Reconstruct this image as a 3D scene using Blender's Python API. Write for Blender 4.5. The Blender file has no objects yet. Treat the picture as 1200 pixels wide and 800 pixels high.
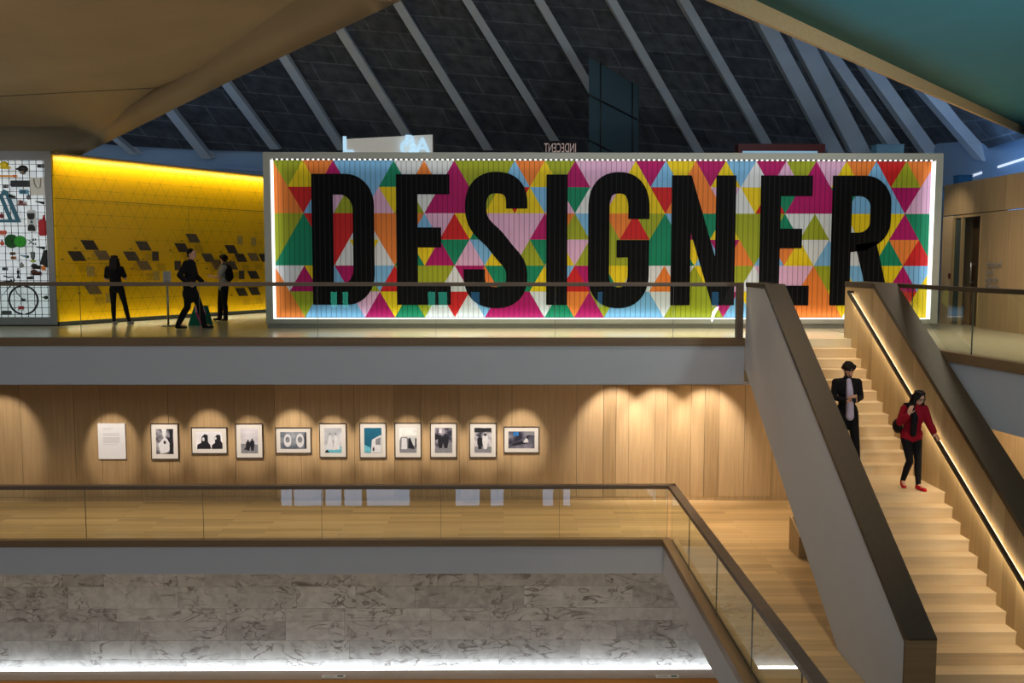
import bpy, bmesh, math, random
from mathutils import Vector, Matrix, noise
from math import sin, cos, pi, radians, sqrt

# ------------------------------------------------------------------ camera
SC = bpy.context.scene
COL = SC.collection
EYE = 5.4274                      # eye height above the middle floor (z = 0)
TOP = 3.91                        # upper floor
LOW = -3.75                       # lower floor
FPX, PITCH, YAW, ROLL = 1107.34, .0847, .0092, .0009

def ray(x, y):
    a0 = x-600; b0 = y-400
    a = a0*cos(ROLL)+b0*sin(ROLL); b = -a0*sin(ROLL)+b0*cos(ROLL)
    u = -b/FPX; s = a/FPX
    yc = cos(PITCH)+sin(PITCH)*u; z = -sin(PITCH)+cos(PITCH)*u
    return Vector((s*cos(YAW)+yc*sin(YAW), -s*sin(YAW)+yc*cos(YAW), z))
def aY(x, y, Y):
    r = ray(x, y); return r*(Y/r.y)+Vector((0, 0, EYE))
def aZ(x, y, Z):
    r = ray(x, y); return r*((Z-EYE)/r.z)+Vector((0, 0, EYE))

cam_d = bpy.data.cameras.new('camera'); cam = bpy.data.objects.new('camera', cam_d); COL.objects.link(cam)
fw = ray(600, 400).normalized(); rt = (ray(700, 400)-ray(600, 400)).normalized(); up = rt.cross(fw)
m = Matrix((rt, up, -fw)).transposed().to_4x4(); m.translation = Vector((0, 0, EYE))
cam.matrix_world = m
cam_d.sensor_width = 36; cam_d.lens = FPX/1200*36; cam_d.clip_end = 200; cam_d.clip_start = .05
SC.camera = cam

# ------------------------------------------------------------------ light
SC.view_settings.view_transform = 'Standard'; SC.view_settings.look = 'None'
SC.view_settings.gamma = 1; SC.view_settings.use_curve_mapping = False
SC.view_settings.exposure = 0
W = bpy.data.worlds.new('world'); SC.world = W; W.use_nodes = True
W.node_tree.nodes['Background'].inputs[0].default_value = (.68, .74, .82, 1)
W.node_tree.nodes['Background'].inputs[1].default_value = .16

def light(name, kind, loc, target, power, color, **k):
    d = bpy.data.lights.new(name, kind); o = bpy.data.objects.new(name, d); COL.objects.link(o)
    o.location = loc
    o.rotation_euler = (Vector(target)-Vector(loc)).to_track_quat('-Z', 'Y').to_euler()
    d.energy = power; d.color = color
    for a, b in k.items(): setattr(d, a, b)
    return o
WARM = (1, .78, .52); WARMW = (1, .85, .66); BLUE = (.25, .52, 1)
# daylight spilling blue down the far roof from the glazed ridge
light('roof_ridge_daylight', 'AREA', (-2.5, 21, 14.0), (-4.0, 26, 12), 620, (.16, .42, 1), shape='RECTANGLE', size=5, size_y=1.5)
light('roof_ridge_daylight', 'AREA', (6.5, 17, 11.5), (8, 28, 9), 85, (.75, .82, .85), shape='RECTANGLE', size=6, size_y=1.5)
# blue light from the clerestory on the right and left perimeter walls
light('clerestory_light', 'AREA', (12.1, 24.5, 7.42), (13.6, 25.5, 9.4), 120, BLUE, shape='RECTANGLE', size=.5, size_y=8)
light('clerestory_light', 'AREA', (-11, 28.5, 9.0), (-9, 33, 8.6), 22, BLUE, shape='RECTANGLE', size=8, size_y=.4)
# uplights on the folded concrete shell and on the teal soffit
light('shell_uplight', 'SPOT', (-9.5, 12, 2.2), (-6.0, 14.5, 11), 560, (1, .82, .56), spot_size=radians(110), spot_blend=1, shadow_soft_size=.5)
light('shell_uplight', 'SPOT', (-11, 19, 4.3), (-9.5, 21, 9), 130, (1, .86, .62), spot_size=radians(120), spot_blend=1, shadow_soft_size=.4)
light('slab_uplight', 'SPOT', (8, 2.5, 3.4), (9.5, 12, 11), 2100, (.80, .95, 1), spot_size=radians(130), spot_blend=1, shadow_soft_size=.5)
# ceiling downlights in the soffit over the middle floor
light('soffit_light', 'AREA', (-4, 19.5, 3.0), (-4, 19.4, 0), 90, WARM, shape='RECTANGLE', size=16, size_y=.3, spread=radians(100))
light('hall_fill_spot', 'SPOT', (3.2, 11.5, 11), (4.1, 14.8, 0), 900, WARM, spot_size=radians(48), spot_blend=.8, shadow_soft_size=.3)  # unseen spot added high in the hall to warm the middle floor
light('hall_fill_spot', 'SPOT', (6.0, 8.0, 10.5), (6.0, 14.0, 1.6), 330, WARM, spot_size=radians(42), spot_blend=.8, shadow_soft_size=.3)  # unseen fill spot added to brighten the stair risers
light('soffit_light', 'AREA', (5.0, 19.2, 3.0), (4.6, 19.0, 0), 40, WARM, shape='RECTANGLE', size=3.5, size_y=.3, spread=radians(120))
light('soffit_light', 'AREA', (9.2, 18.6, 3.0), (9.2, 21, 1.0), 170, WARMW, shape='RECTANGLE', size=3, size_y=1)
# downlight over the stairs
light('stair_downlight', 'AREA', (6.0, 15.3, 9.2), (6.0, 14.6, 2.0), 68, WARM, shape='RECTANGLE', size=1.4, size_y=6)
# lower hall
light('lower_hall_light', 'AREA', (-6, 18.2, -.655), (-6, 19.8, -2.6), 50, (.98, .97, 1), shape='RECTANGLE', size=24, size_y=.25)
# hall fill: broad soft light added above and behind the camera
light('hall_fill', 'AREA', (-3, -4, 10.5), (0, 18, 2.0), 760, (.93, .96, 1), shape='RECTANGLE', size=16, size_y=5)
light('display_wash', 'SPOT', (-12.5, 15, 9.5), (-11.6, 22.1, 5.9), 420, (.97, .98, 1), spot_size=radians(36), spot_blend=.7, shadow_soft_size=.2)
# washes on the sign and the landing in front of it
light('sign_fill', 'AREA', (2.2, 15.5, 10.6), (2.2, 21.4, 5.6), 92, (.95, .98, 1), shape='RECTANGLE', size=13, size_y=.6)  # unseen frontal area light added to even out the sign
light('landing_light', 'AREA', (2, 19.7, 9.2), (2, 19.7, 3.9), 230, WARMW, shape='RECTANGLE', size=10.5, size_y=.6, spread=radians(60))
light('side_gallery_light', 'AREA', (9.3, 17.5, 7.6), (9.3, 17.5, 4), 75, WARMW, shape='RECTANGLE', size=1.6, size_y=6, spread=radians(110))
light('side_gallery_light', 'SPOT', (9.5, 22.4, 7.9), (10.9, 22.9, 5.5), 90, WARMW, spot_size=radians(70), spot_blend=.8)

# ------------------------------------------------------------------ materials
def srgb(r, g, b):
    f = lambda c: (c/12.92 if c <= .04045 else ((c+.055)/1.055)**2.4)
    return (f(r/255), f(g/255), f(b/255), 1)
MATS = {}
class NT:
    def __init__(s, name):
        s.m = bpy.data.materials.new(name); s.m.use_nodes = True; s.t = s.m.node_tree; s.b = s.t.nodes['Principled BSDF']
    def n(s, t, **k):
        x = s.t.nodes.new(t)
        for a, v in k.items():
            if a.startswith('i_'):
                key = a[2:]; key = int(key) if key.isdigit() else key.replace('_', ' ')
                x.inputs[key].default_value = v
            else: setattr(x, a, v)
        return x
    def l(s, a, b): s.t.links.new(a, b)
def mat(name, color, rough=.6, metal=0, noise_amt=.06, nscale=8, emit=None, estr=0, spec=.5, bump=0):
    if name in MATS: return MATS[name]
    q = NT(name); b = q.b
    b.inputs['Roughness'].default_value = rough; b.inputs['Metallic'].default_value = metal
    b.inputs['Specular IOR Level'].default_value = spec
    tc = q.n('ShaderNodeTexCoord'); nz = q.n('ShaderNodeTexNoise'); nz.inputs['Scale'].default_value = nscale; nz.inputs['Detail'].default_value = 4
    q.l(tc.outputs['Object'], nz.inputs['Vector'])
    mx = q.n('ShaderNodeMix', data_type='RGBA')
    c = color if len(color) == 4 else (*color, 1)
    mx.inputs[6].default_value = tuple(v*(1-noise_amt*2) for v in c[:3])+(1,)
    mx.inputs[7].default_value = tuple(min(1, v*(1+noise_amt*2)) for v in c[:3])+(1,)
    q.l(nz.outputs[0], mx.inputs[0]); q.l(mx.outputs[2], b.inputs['Base Color'])
    if bump:
        bp = q.n('ShaderNodeBump'); bp.inputs['Strength'].default_value = bump; bp.inputs['Distance'].default_value = .02
        q.l(nz.outputs[0], bp.inputs['Height']); q.l(bp.outputs[0], b.inputs['Normal'])
    if emit:
        b.inputs['Emission Color'].default_value = (*emit[:3], 1); b.inputs['Emission Strength'].default_value = estr
    MATS[name] = q.m
    return q.m
def wood(name, c1, c2, axis='Z', rough=.45, plank=None, spec=.4, seamdark=.5):
    """oak veneer: grain along axis; optional plank joints (width, length) ; 'tone' attribute shifts each board"""
    if name in MATS: return MATS[name]
    q = NT(name); b = q.b
    tc = q.n('ShaderNodeTexCoord'); mp = q.n('ShaderNodeMapping'); q.l(tc.outputs['Object'], mp.inputs[0])
    sc = {'X': (.5, 14, 14), 'Y': (14, .5, 14), 'Z': (14, 14, .5)}[axis]
    mp.inputs['Scale'].default_value = sc
    nz = q.n('ShaderNodeTexNoise'); nz.inputs['Scale'].default_value = 1.6; nz.inputs['Detail'].default_value = 8; nz.inputs['Roughness'].default_value = .6
    q.l(mp.outputs[0], nz.inputs['Vector'])
    at = q.n('ShaderNodeAttribute', attribute_name='tone')
    ad = q.n('ShaderNodeMath', operation='ADD'); q.l(nz.outputs[0], ad.inputs[0]); q.l(at.outputs['Fac'], ad.inputs[1])
    mx = q.n('ShaderNodeMix', data_type='RGBA'); mx.inputs[6].default_value = c1; mx.inputs[7].default_value = c2
    mr = q.n('ShaderNodeMapRange'); mr.inputs[1].default_value = .05; mr.inputs[2].default_value = .98
    q.l(ad.outputs[0], mr.inputs[0]); q.l(mr.outputs[0], mx.inputs[0])
    out = mx.outputs[2]
    if plank:
        br = q.n('ShaderNodeTexBrick'); br.offset = .37; br.inputs['Scale'].default_value = 1
        br.inputs['Brick Width'].default_value = plank[1]; br.inputs['Row Height'].default_value = plank[0]
        br.inputs['Mortar Size'].default_value = .004; br.inputs['Mortar Smooth'].default_value = .1
        br.inputs['Color1'].default_value = (.78, .78, .78, 1); br.inputs['Color2'].default_value = (1.1, 1.1, 1.1, 1)
        br.inputs['Mortar'].default_value = (seamdark,)*3+(1,)
        m2 = q.n('ShaderNodeMapping'); q.l(tc.outputs['Object'], m2.inputs[0])
        if axis == 'Y': m2.inputs['Rotation'].default_value = (0, 0, pi/2)
        q.l(m2.outputs[0], br.inputs['Vector'])
        mm = q.n('ShaderNodeMix', data_type='RGBA', blend_type='MULTIPLY'); mm.inputs[0].default_value = 1
        q.l(out, mm.inputs[6]); q.l(br.outputs[0], mm.inputs[7]); out = mm.outputs[2]
    q.l(out, b.inputs['Base Color']); b.inputs['Roughness'].default_value = rough; b.inputs['Specular IOR Level'].default_value = spec
    MATS[name] = q.m
    return q.m
def emis(name, color, s):
    if name in MATS: return MATS[name]
    q = NT(name); q.b.inputs['Base Color'].default_value = (.8, .8, .8, 1)
    q.b.inputs['Emission Color'].default_value = (*color[:3], 1); q.b.inputs['Emission Strength'].default_value = s
    MATS[name] = q.m; return q.m
def louvre(name, c, dark=.55, pitch=.1153, light_line=False):
    """paint on vertical louvre blades: thin grooves every blade"""
    if name in MATS: return MATS[name]
    q = NT(name); b = q.b
    tc = q.n('ShaderNodeTexCoord'); sx = q.n('ShaderNodeSeparateXYZ'); q.l(tc.outputs['Object'], sx.inputs[0])
    dv = q.n('ShaderNodeMath', operation='DIVIDE'); dv.inputs[1].default_value = pitch; q.l(sx.outputs[0], dv.inputs[0])
    fr = q.n('ShaderNodeMath', operation='FRACT'); q.l(dv.outputs[0], fr.inputs[0])
    lt = q.n('ShaderNodeMath', operation='LESS_THAN'); lt.inputs[1].default_value = .17; q.l(fr.outputs[0], lt.inputs[0])
    nz = q.n('ShaderNodeTexNoise'); nz.inputs['Scale'].default_value = 3; q.l(tc.outputs['Object'], nz.inputs['Vector'])
    m0 = q.n('ShaderNodeMix', data_type='RGBA'); m0.inputs[6].default_value = tuple(v*.92 for v in c[:3])+(1,); m0.inputs[7].default_value = tuple(min(1, v*1.08) for v in c[:3])+(1,)
    q.l(nz.outputs[0], m0.inputs[0])
    mx = q.n('ShaderNodeMix', data_type='RGBA'); q.l(lt.outputs[0], mx.inputs[0]); q.l(m0.outputs[2], mx.inputs[6])
    mx.inputs[7].default_value = tuple(v*dark for v in c[:3])+(1,) if not light_line else (.013, .013, .014, 1)
    q.l(mx.outputs[2], b.inputs['Base Color']); b.inputs['Roughness'].default_value = .55; b.inputs['Specular IOR Level'].default_value = .25
    MATS[name] = q.m; return q.m

OAK1, OAK2 = srgb(150, 108, 68), srgb(206, 160, 112)
M_wall = wood('oak_wall', srgb(142, 117, 80), srgb(196, 168, 126), 'Z', .5)
M_floor = wood('oak_floor_planks', srgb(176, 146, 100), srgb(216, 186, 138), 'X', .25, plank=(.18, 2.4), spec=.5, seamdark=.6)
M_step = wood('oak_steps', srgb(196, 169, 126), srgb(222, 197, 155), 'X', .5)
M_strip = wood('oak_stringer_face', srgb(156, 128, 84), srgb(194, 166, 118), 'Z', .5)
M_cap = wood('dark_oak_cap', srgb(54, 42, 27), srgb(74, 59, 40), 'Y', .45)
M_rail = wood('oak_handrail', srgb(92, 76, 60), srgb(126, 106, 86), 'X', .5)
M_kerb = wood('oak_kerb', srgb(104, 82, 56), srgb(146, 118, 84), 'X', .5)
M_kerbY = wood('oak_kerb_side', srgb(118, 92, 62), srgb(150, 120, 84), 'Y', .5)
M_white = mat('white_plaster', (.62, .60, .58), .8, noise_amt=.015, nscale=2)
M_fascia = mat('pale_grey_plaster', (.54, .55, .56), .8, noise_amt=.015, nscale=2)
M_grey = mat('grey_paint', (.38, .39, .37), .6, noise_amt=.02)
M_conc = mat('brown_board_concrete', srgb(146, 128, 100), .85, noise_amt=.10, nscale=.7, bump=.1)
M_teal = mat('teal_soffit', srgb(62, 132, 146), .8, noise_amt=.05, nscale=1.2)  # teal carried by the base colour, slightly mottled
M_edge = wood('pale_edge_board', srgb(196, 160, 112), srgb(226, 190, 140), 'X', .7)
M_rib = mat('pale_concrete_rib', srgb(205, 212, 218), .8, noise_amt=.06, nscale=1.5)
M_blue = mat('blue_white_plaster', srgb(150, 175, 200), .85, noise_amt=.03)
M_floorT = mat('polished_terrazzo', srgb(196, 186, 156), .22, noise_amt=.05, nscale=6)
M_black = mat('black_gap', (.01, .01, .01), .7)
M_ledw = emis('cool_led', (.93, .97, 1), 6)
M_ledframe = emis('frame_led', (1, 1, .97), 1.3)
M_ledwarm = emis('warm_led', (1, .82, .56), 4.5)

# ------------------------------------------------------------------ mesh helpers
def finish(name, bm, mats, parent=None, smooth=False, loc=None):
    me = bpy.data.meshes.new(name); bmesh.ops.recalc_face_normals(bm, faces=bm.faces[:]); bm.to_mesh(me); bm.free()
    for m_ in (mats if isinstance(mats, (list, tuple)) else [mats]): me.materials.append(m_)
    if smooth:
        for p in me.polygons: p.use_smooth = True
    o = bpy.data.objects.new(name, me); COL.objects.link(o)
    if parent: o.parent = parent
    if loc is not None: o.location = loc
    return o
def tag(o, label, cat, group=None, kind=None):
    if label: o['label'] = label
    if cat: o['category'] = cat
    if group: o['group'] = group
    if kind: o['kind'] = kind
    return o
def struct(o): o['kind'] = 'structure'; return o
def empty(name, loc=(0, 0, 0), rz=0):
    o = bpy.data.objects.new(name, None); COL.objects.link(o); o.location = loc; o.rotation_euler = (0, 0, rz); return o
def box(bm, a, b, mi=0, bev=0):
    x0, y0, z0 = [min(a[i], b[i]) for i in range(3)]; x1, y1, z1 = [max(a[i], b[i]) for i in range(3)]
    v = [bm.verts.new(p) for p in ((x0,y0,z0),(x1,y0,z0),(x1,y1,z0),(x0,y1,z0),(x0,y0,z1),(x1,y0,z1),(x1,y1,z1),(x0,y1,z1))]
    fs = [bm.faces.new([v[i] for i in f]) for f in ((0,3,2,1),(4,5,6,7),(0,1,5,4),(1,2,6,5),(2,3,7,6),(3,0,4,7))]
    for f in fs: f.material_index = mi
    if bev:
        es = list({e for f in fs for e in f.edges}); bmesh.ops.bevel(bm, geom=es, offset=bev, segments=2, affect='EDGES')
    return fs
def bx(name, a, b, m_, parent=None, bev=0):
    bm = bmesh.new(); box(bm, a, b, 0, bev); return finish(name, bm, m_, parent)
def prism(bm, poly, ext, mi=0):
    """poly: list of 3D points; ext: extrusion vector"""
    e = Vector(ext); a = [bm.verts.new(p) for p in poly]; b = [bm.verts.new(Vector(p)+e) for p in poly]
    fs = [bm.faces.new(a), bm.faces.new(b[::-1])]; n = len(a)
    for i in range(n): fs.append(bm.faces.new((a[i], a[(i+1) % n], b[(i+1) % n], b[i])))
    for f in fs: f.material_index = mi
    return fs
def tube(bm, pts, r, seg=10, mi=0, caps=True):
    rings = []; pts = [Vector(p) for p in pts]; rr = r if isinstance(r, (list, tuple)) else [r]*len(pts)
    ref = None
    for i, p in enumerate(pts):
        d = (pts[min(i+1, len(pts)-1)]-pts[max(i-1, 0)]).normalized()
        if ref is None: ref = Vector((0, 0, 1)) if abs(d.z) < .9 else Vector((1, 0, 0))
        u = d.cross(ref).normalized(); w = d.cross(u).normalized(); ref = -w if False else ref
        rings.append([bm.verts.new(p+(u*cos(2*pi*k/seg)+w*sin(2*pi*k/seg))*rr[i]) for k in range(seg)])
    for i in range(len(rings)-1):
        for k in range(seg):
            f = bm.faces.new((rings[i][k], rings[i][(k+1) % seg], rings[i+1][(k+1) % seg], rings[i+1][k])); f.material_index = mi; f.smooth = True
    if caps:
        for rg in (rings[0][::-1], rings[-1]):
            f = bm.faces.new(rg); f.material_index = mi
def lathe(bm, prof, c=(0, 0, 0), seg=20, mi=0, axis='Z'):
    rings = []
    for r_, z in prof:
        rg = []
        for k in range(seg):
            a = 2*pi*k/seg
            p = (cos(a)*r_, sin(a)*r_, z) if axis == 'Z' else (cos(a)*r_, z, sin(a)*r_)
            rg.append(bm.verts.new(Vector(c)+Vector(p)))
        rings.append(rg)
    for i in range(len(rings)-1):
        for k in range(seg):
            f = bm.faces.new((rings[i][k], rings[i][(k+1) % seg], rings[i+1][(k+1) % seg], rings[i+1][k])); f.material_index = mi; f.smooth = True
    for rg in (rings[0][::-1], rings[-1]):
        f = bm.faces.new(rg); f.material_index = mi
def ico(bm, c, r, sub=2, mi=0, scale=(1, 1, 1), rot=None):
    M = Matrix.Translation(c) @ (rot.to_4x4() if rot else Matrix.Identity(4)) @ Matrix.Diagonal((*[r*s for s in scale], 1))
    g = bmesh.ops.create_icosphere(bm, subdivisions=sub, radius=1, matrix=M)
    for v in g['verts']:
        for f in v.link_faces: f.material_index = mi; f.smooth = True
def text(name, s, size, m_, parent=None, ext=.004, loc=(0, 0, 0), rot=(pi/2, 0, 0), sx=1, align='LEFT', bold=0):
    c = bpy.data.curves.new(name, 'FONT'); c.body = s; c.size = size; c.extrude = ext; c.align_x = align; c.offset = bold
    t = bpy.data.objects.new(name+'_t', c); COL.objects.link(t)
    dg = bpy.context.evaluated_depsgraph_get(); me = bpy.data.meshes.new_from_object(t.evaluated_get(dg))
    bpy.data.objects.remove(t); bpy.data.curves.remove(c)
    me.materials.clear(); me.materials.append(m_)
    o = bpy.data.objects.new(name, me); COL.objects.link(o); o.location = loc; o.rotation_euler = rot; o.scale = (sx, 1, 1)
    if parent: o.parent = parent
    return o
def boards(name, origin, du, dv, cuts, V, th, nrm, m_, seam=.006, rnd=1, amp=.5):
    """a wall of veneer boards: each board one box of its own tone in one mesh"""
    bm = bmesh.new(); lay = bm.faces.layers.float.new('tone'); R = random.Random(rnd)
    du = Vector(du); dv = Vector(dv); nrm = Vector(nrm); o = Vector(origin)
    for i in range(len(cuts)-1):
        a, b = cuts[i]+seam/2, cuts[i+1]-seam/2
        t = (R.random()-.5)*amp
        for f in prism(bm, [o+du*a, o+du*b, o+du*b+dv*V, o+du*a+dv*V], nrm*th): f[lay] = t
    for f in prism(bm, [o+du*cuts[0]+nrm*.02, o+du*cuts[-1]+nrm*.02, o+du*cuts[-1]+dv*V+nrm*.02, o+du*cuts[0]+dv*V+nrm*.02], nrm*th, 1): f[lay] = 0
    return struct(finish(name, bm, [m_, M_black]))

# ------------------------------------------------------------------ floors, slabs, walls
YE = 18.2
# upper slab : front edge at y = 18.2, right arm reaches forward past the stairs
bm = bmesh.new()
box(bm, (-24, YE+.02, 3.07), (4.64, 36, TOP))
box(bm, (4.64, 18.46, 3.07), (7.26, 36, TOP))
prism(bm, [(7.30, 15.55, 3.07), (7.61, 13.3, 3.07), (7.98, 11.0, 3.07), (9.03, 7.5, 3.07), (18, 7.5, 3.07), (18, 36, 3.07), (7.30, 36, 3.07)], (0, 0, TOP-3.07))
struct(finish('floor_upper', bm, [M_floorT]))
# front fascia (plaster) and kerb of the upper floor
struct(bx('trim_upper_fascia', (-24, YE-.02, 3.05), (4.67, YE+.02, 3.80), M_fascia))
mk = bmesh.new(); box(mk, (-24, YE-.05, 3.80), (4.52, YE+.12, 3.955)); box(mk, (4.52, YE-.05, 3.80), (4.67, YE+.12, 3.955))
struct(finish('trim_upper_kerb', mk, M_kerb))
struct(bx('ceiling_middle', (-24, YE+.06, 3.03), (7.2, 21.3, 3.07), M_white))
# right arm fascia + kerb
RP = [Vector((7.31, 18.4, 0)), Vector((7.31, 15.55, 0)), Vector((7.38, 14.85, 0)), Vector((7.58, 13.3, 0)), Vector((7.95, 11.0, 0)), Vector((9.0, 7.5, 0))]
def ribbon(bm, pts, off0, off1, z0, z1):
    for i in range(len(pts)-1):
        a, b = pts[i], pts[i+1]; d = (b-a).normalized(); n_ = Vector((-d.y, d.x, 0))   # pointing right (+x)
        n_ = n_ if n_.x > 0 else -n_
        q = [a+n_*off0, b+n_*off0, b+n_*off1, a+n_*off1]
        prism(bm, [Vector((p.x, p.y, z0)) for p in q], (0, 0, z1-z0))
bm = bmesh.new(); ribbon(bm, RP, -.01, .03, 2.88, 3.80); struct(finish('trim_side_fascia', bm, M_fascia))
bm = bmesh.new(); ribbon(bm, RP, -.05, .12, 3.80, 3.955); struct(finish('trim_side_kerb', bm, M_kerbY))

# middle slab with the opening to the lower hall
bm = bmesh.new()
box(bm, (-24, 18.02, -.62), (18, 21.3, 0)); box(bm, (3.15, 4, -.62), (18, 18.02, 0))
struct(finish('floor_middle', bm, [M_floor]))
struct(bx('trim_middle_fascia', (-24, 17.98, -.64), (3.14, 18.02, -.085), M_fascia))
struct(bx('trim_middle_side_fascia', (3.11, 4, -.64), (3.15, 17.985, -.085), M_white))
struct(bx('trim_middle_kerb', (-24, 17.94, -.085), (3.26, 18.1, .045), M_kerb))
struct(bx('trim_middle_side_kerb', (3.09, 4, -.085), (3.26, 17.935, .045), M_kerbY))

# oak wall of the middle floor
cuts = [-24, -22.5, -21, -19.7, -18.2, -17.1, -15.6, -14.2, -13.1, -12, -10.852, -9.649, -9.056, -7.545, -6.051, -5.15, -4.574, -3.652, -3.364, -2.461, -1.864, -.998, -.132, .196, 1.662, 2.26, 2.55, 2.839, 3.438, 3.709, 4.25, 4.56, 4.889, 5.469, 6.1, 6.8, 7.9, 8.5, 9.1, 9.6, 10.3, 10.9]
boards('wall_middle_back', (0, 21.12, .09), (1, 0, 0), (0, 0, 1), cuts, 2.94, .05, (0, 1, 0), M_wall, seam=.008, rnd=4, amp=.45)
struct(bx('baseboard_middle', (-24, 21.13, 0), (10.9, 21.2, .09), M_wall))
struct(bx('wall_middle_right', (10.9, 7, 0), (11.0, 21.3, 3.05), M_wall))

# lower hall: marble wall, light cove, bench
MY = 20.25
bm = bmesh.new(); lay = bm.faces.layers.float.new('tone'); R = random.Random(11)
zr = [-.60] + [aY(400, y, MY).z for y in (686.7, 712.5, 727.5, 750, 772)] + [aY(400, 786, MY).z]
for i in range(6):
    x = -24+R.random()
    while x < 8:
        w = R.choice((.9, 1.3, 1.9, 2.4)); t = R.random()
        for f in prism(bm, [(x+.002, MY, zr[i+1]+.002), (x+w-.002, MY, zr[i+1]+.002), (x+w-.002, MY, zr[i]-.002), (x+.002, MY, zr[i]-.002)], (0, .05, 0)): f[lay] = t
        x += w
q = NT('veined_marble'); b = q.b
tc = q.n('ShaderNodeTexCoord'); at = q.n('ShaderNodeAttribute', attribute_name='tone')
sc = q.n('ShaderNodeVectorMath', operation='SCALE'); cmb = q.n('ShaderNodeCombineXYZ')
m1 = q.n('ShaderNodeMath', operation='MULTIPLY'); m1.inputs[1].default_value = 37
q.l(at.outputs['Fac'], m1.inputs[0]); q.l(m1.outputs[0], cmb.inputs[1]); q.l(m1.outputs[0], cmb.inputs[0])
ad = q.n('ShaderNodeVectorMath', operation='ADD'); q.l(tc.outputs['Object'], ad.inputs[0]); q.l(cmb.outputs[0], ad.inputs[1])
mp = q.n('ShaderNodeMapping'); mp.inputs['Rotation'].default_value = (0, .6, 0); mp.inputs['Scale'].default_value = (1.0, 1, 2.2); q.l(ad.outputs[0], mp.inputs[0])
n1 = q.n('ShaderNodeTexNoise'); n1.inputs['Scale'].default_value = 1.5; n1.inputs['Detail'].default_value = 9; n1.inputs['Distortion'].default_value = 1.2; q.l(mp.outputs[0], n1.inputs['Vector'])
s1 = q.n('ShaderNodeMath', operation='SUBTRACT'); s1.inputs[1].default_value = .5; q.l(n1.outputs[0], s1.inputs[0])
ab = q.n('ShaderNodeMath', operation='ABSOLUTE'); q.l(s1.outputs[0], ab.inputs[0])
mr = q.n('ShaderNodeMapRange'); mr.inputs[1].default_value = 0; mr.inputs[2].default_value = .035; q.l(ab.outputs[0], mr.inputs[0])
n2 = q.n('ShaderNodeTexNoise'); n2.inputs['Scale'].default_value = 1.1; n2.inputs['Detail'].default_value = 4; q.l(ad.outputs[0], n2.inputs['Vector'])
mask = q.n('ShaderNodeMapRange'); mask.inputs[1].default_value = .42; mask.inputs[2].default_value = .56; q.l(n2.outputs[0], mask.inputs[0])
inv = q.n('ShaderNodeMath', operation='SUBTRACT'); inv.inputs[0].default_value = 1; q.l(mr.outputs[0], inv.inputs[1])
vm = q.n('ShaderNodeMath', operation='MULTIPLY'); q.l(inv.outputs[0], vm.inputs[0]); q.l(mask.outputs[0], vm.inputs[1])
n3 = q.n('ShaderNodeTexNoise'); n3.inputs['Scale'].default_value = 4; n3.inputs['Detail'].default_value = 8; n3.inputs['Distortion'].default_value = .8; q.l(ad.outputs[0], n3.inputs['Vector'])
mx0 = q.n('ShaderNodeMix', data_type='RGBA'); mx0.inputs[6].default_value = srgb(130, 131, 130); mx0.inputs[7].default_value = srgb(184, 186, 186); 
a3 = q.n('ShaderNodeMath', operation='MULTIPLY_ADD'); a3.inputs[1].default_value = .45; q.l(at.outputs['Fac'], a3.inputs[0]); 
mr3 = q.n('ShaderNodeMapRange'); mr3.inputs[1].default_value = .3; mr3.inputs[2].default_value = .7; mr3.inputs[4].default_value = .55; q.l(n3.outputs[0], mr3.inputs[0]); q.l(mr3.outputs[0], a3.inputs[2])
q.l(a3.outputs[0], mx0.inputs[0])
mx1 = q.n('ShaderNodeMix', data_type='RGBA'); mx1.inputs[7].default_value = srgb(94, 90, 86); q.l(vm.outputs[0], mx1.inputs[0]); q.l(mx0.outputs[2], mx1.inputs[6])
q.l(mx1.outputs[2], b.inputs['Base Color']); b.inputs['Roughness'].default_value = .4
struct(finish('wall_lower_back', bm, q.m))
zl = aY(400, 782, MY-.05).z
struct(bx('trim_lower_light_cove', (-24, MY-.05, zl-.06), (8, MY-.02, zl), M_ledw))
light('cove_light', 'AREA', (-6, MY-.14, zl+.0), (-6, MY-.03, zl+.9), 85, (.92, .96, 1), shape='RECTANGLE', size=30, size_y=.05)
zb = zl-.02
struct(bx('floor_lower', (-24, 4, LOW-.1), (8, MY+.1, LOW), M_floor))
bn = empty('wall_bench', (0, 19.9, LOW)); tag(bn, 'long low bench with taupe top running under the marble wall', 'bench')
bx('seat', (-24, -.24, zb-LOW-.015), (8, .2, zb-LOW), mat('taupe_bench_top', srgb(150, 132, 112), .5), bn)
M_orange = wood('amber_oak', srgb(176, 120, 58), srgb(214, 156, 84), 'X', .4)
bx('front_panel', (-24, -.235, 0.002), (8, -.19, zb-LOW-.015), M_orange, bn)
light('bench_downlight', 'AREA', (-5, 17.6, -.9), (-5, 19.7, LOW), 60, (1, .7, .4), shape='RECTANGLE', size=20, size_y=.3)
for px, lb in ((391, 'small pale plaque with a dark picture lying on the bench, left of the pair'), (782, 'small pale plaque lying on the bench near the side rail, right of the pair')):
    c = aZ(px, 793, zb)
    p = empty('plaque', (c.x, c.y, zb)); tag(p, lb, 'plaque', 'plaques on the bench')
    bx('card', (-.25, -.07, 0.001), (.25, .07, .02), mat('plaque_card', (.62, .62, .58), .5), p, bev=.004)
    b_ = bmesh.new(); box(b_, (.08, -.04, .02), (.21, .04, .023)); finish('picture', b_, mat('plaque_print', (.06, .09, .07), .5), p)
    b_ = bmesh.new()
    for k in range(4): box(b_, (-.2, -.04+k*.022, .02), (.03-.03*(k % 2), -.034+k*.022, .0215))
    finish('caption', b_, mat('plaque_ink', (.3, .3, .3), .6), p)

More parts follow.
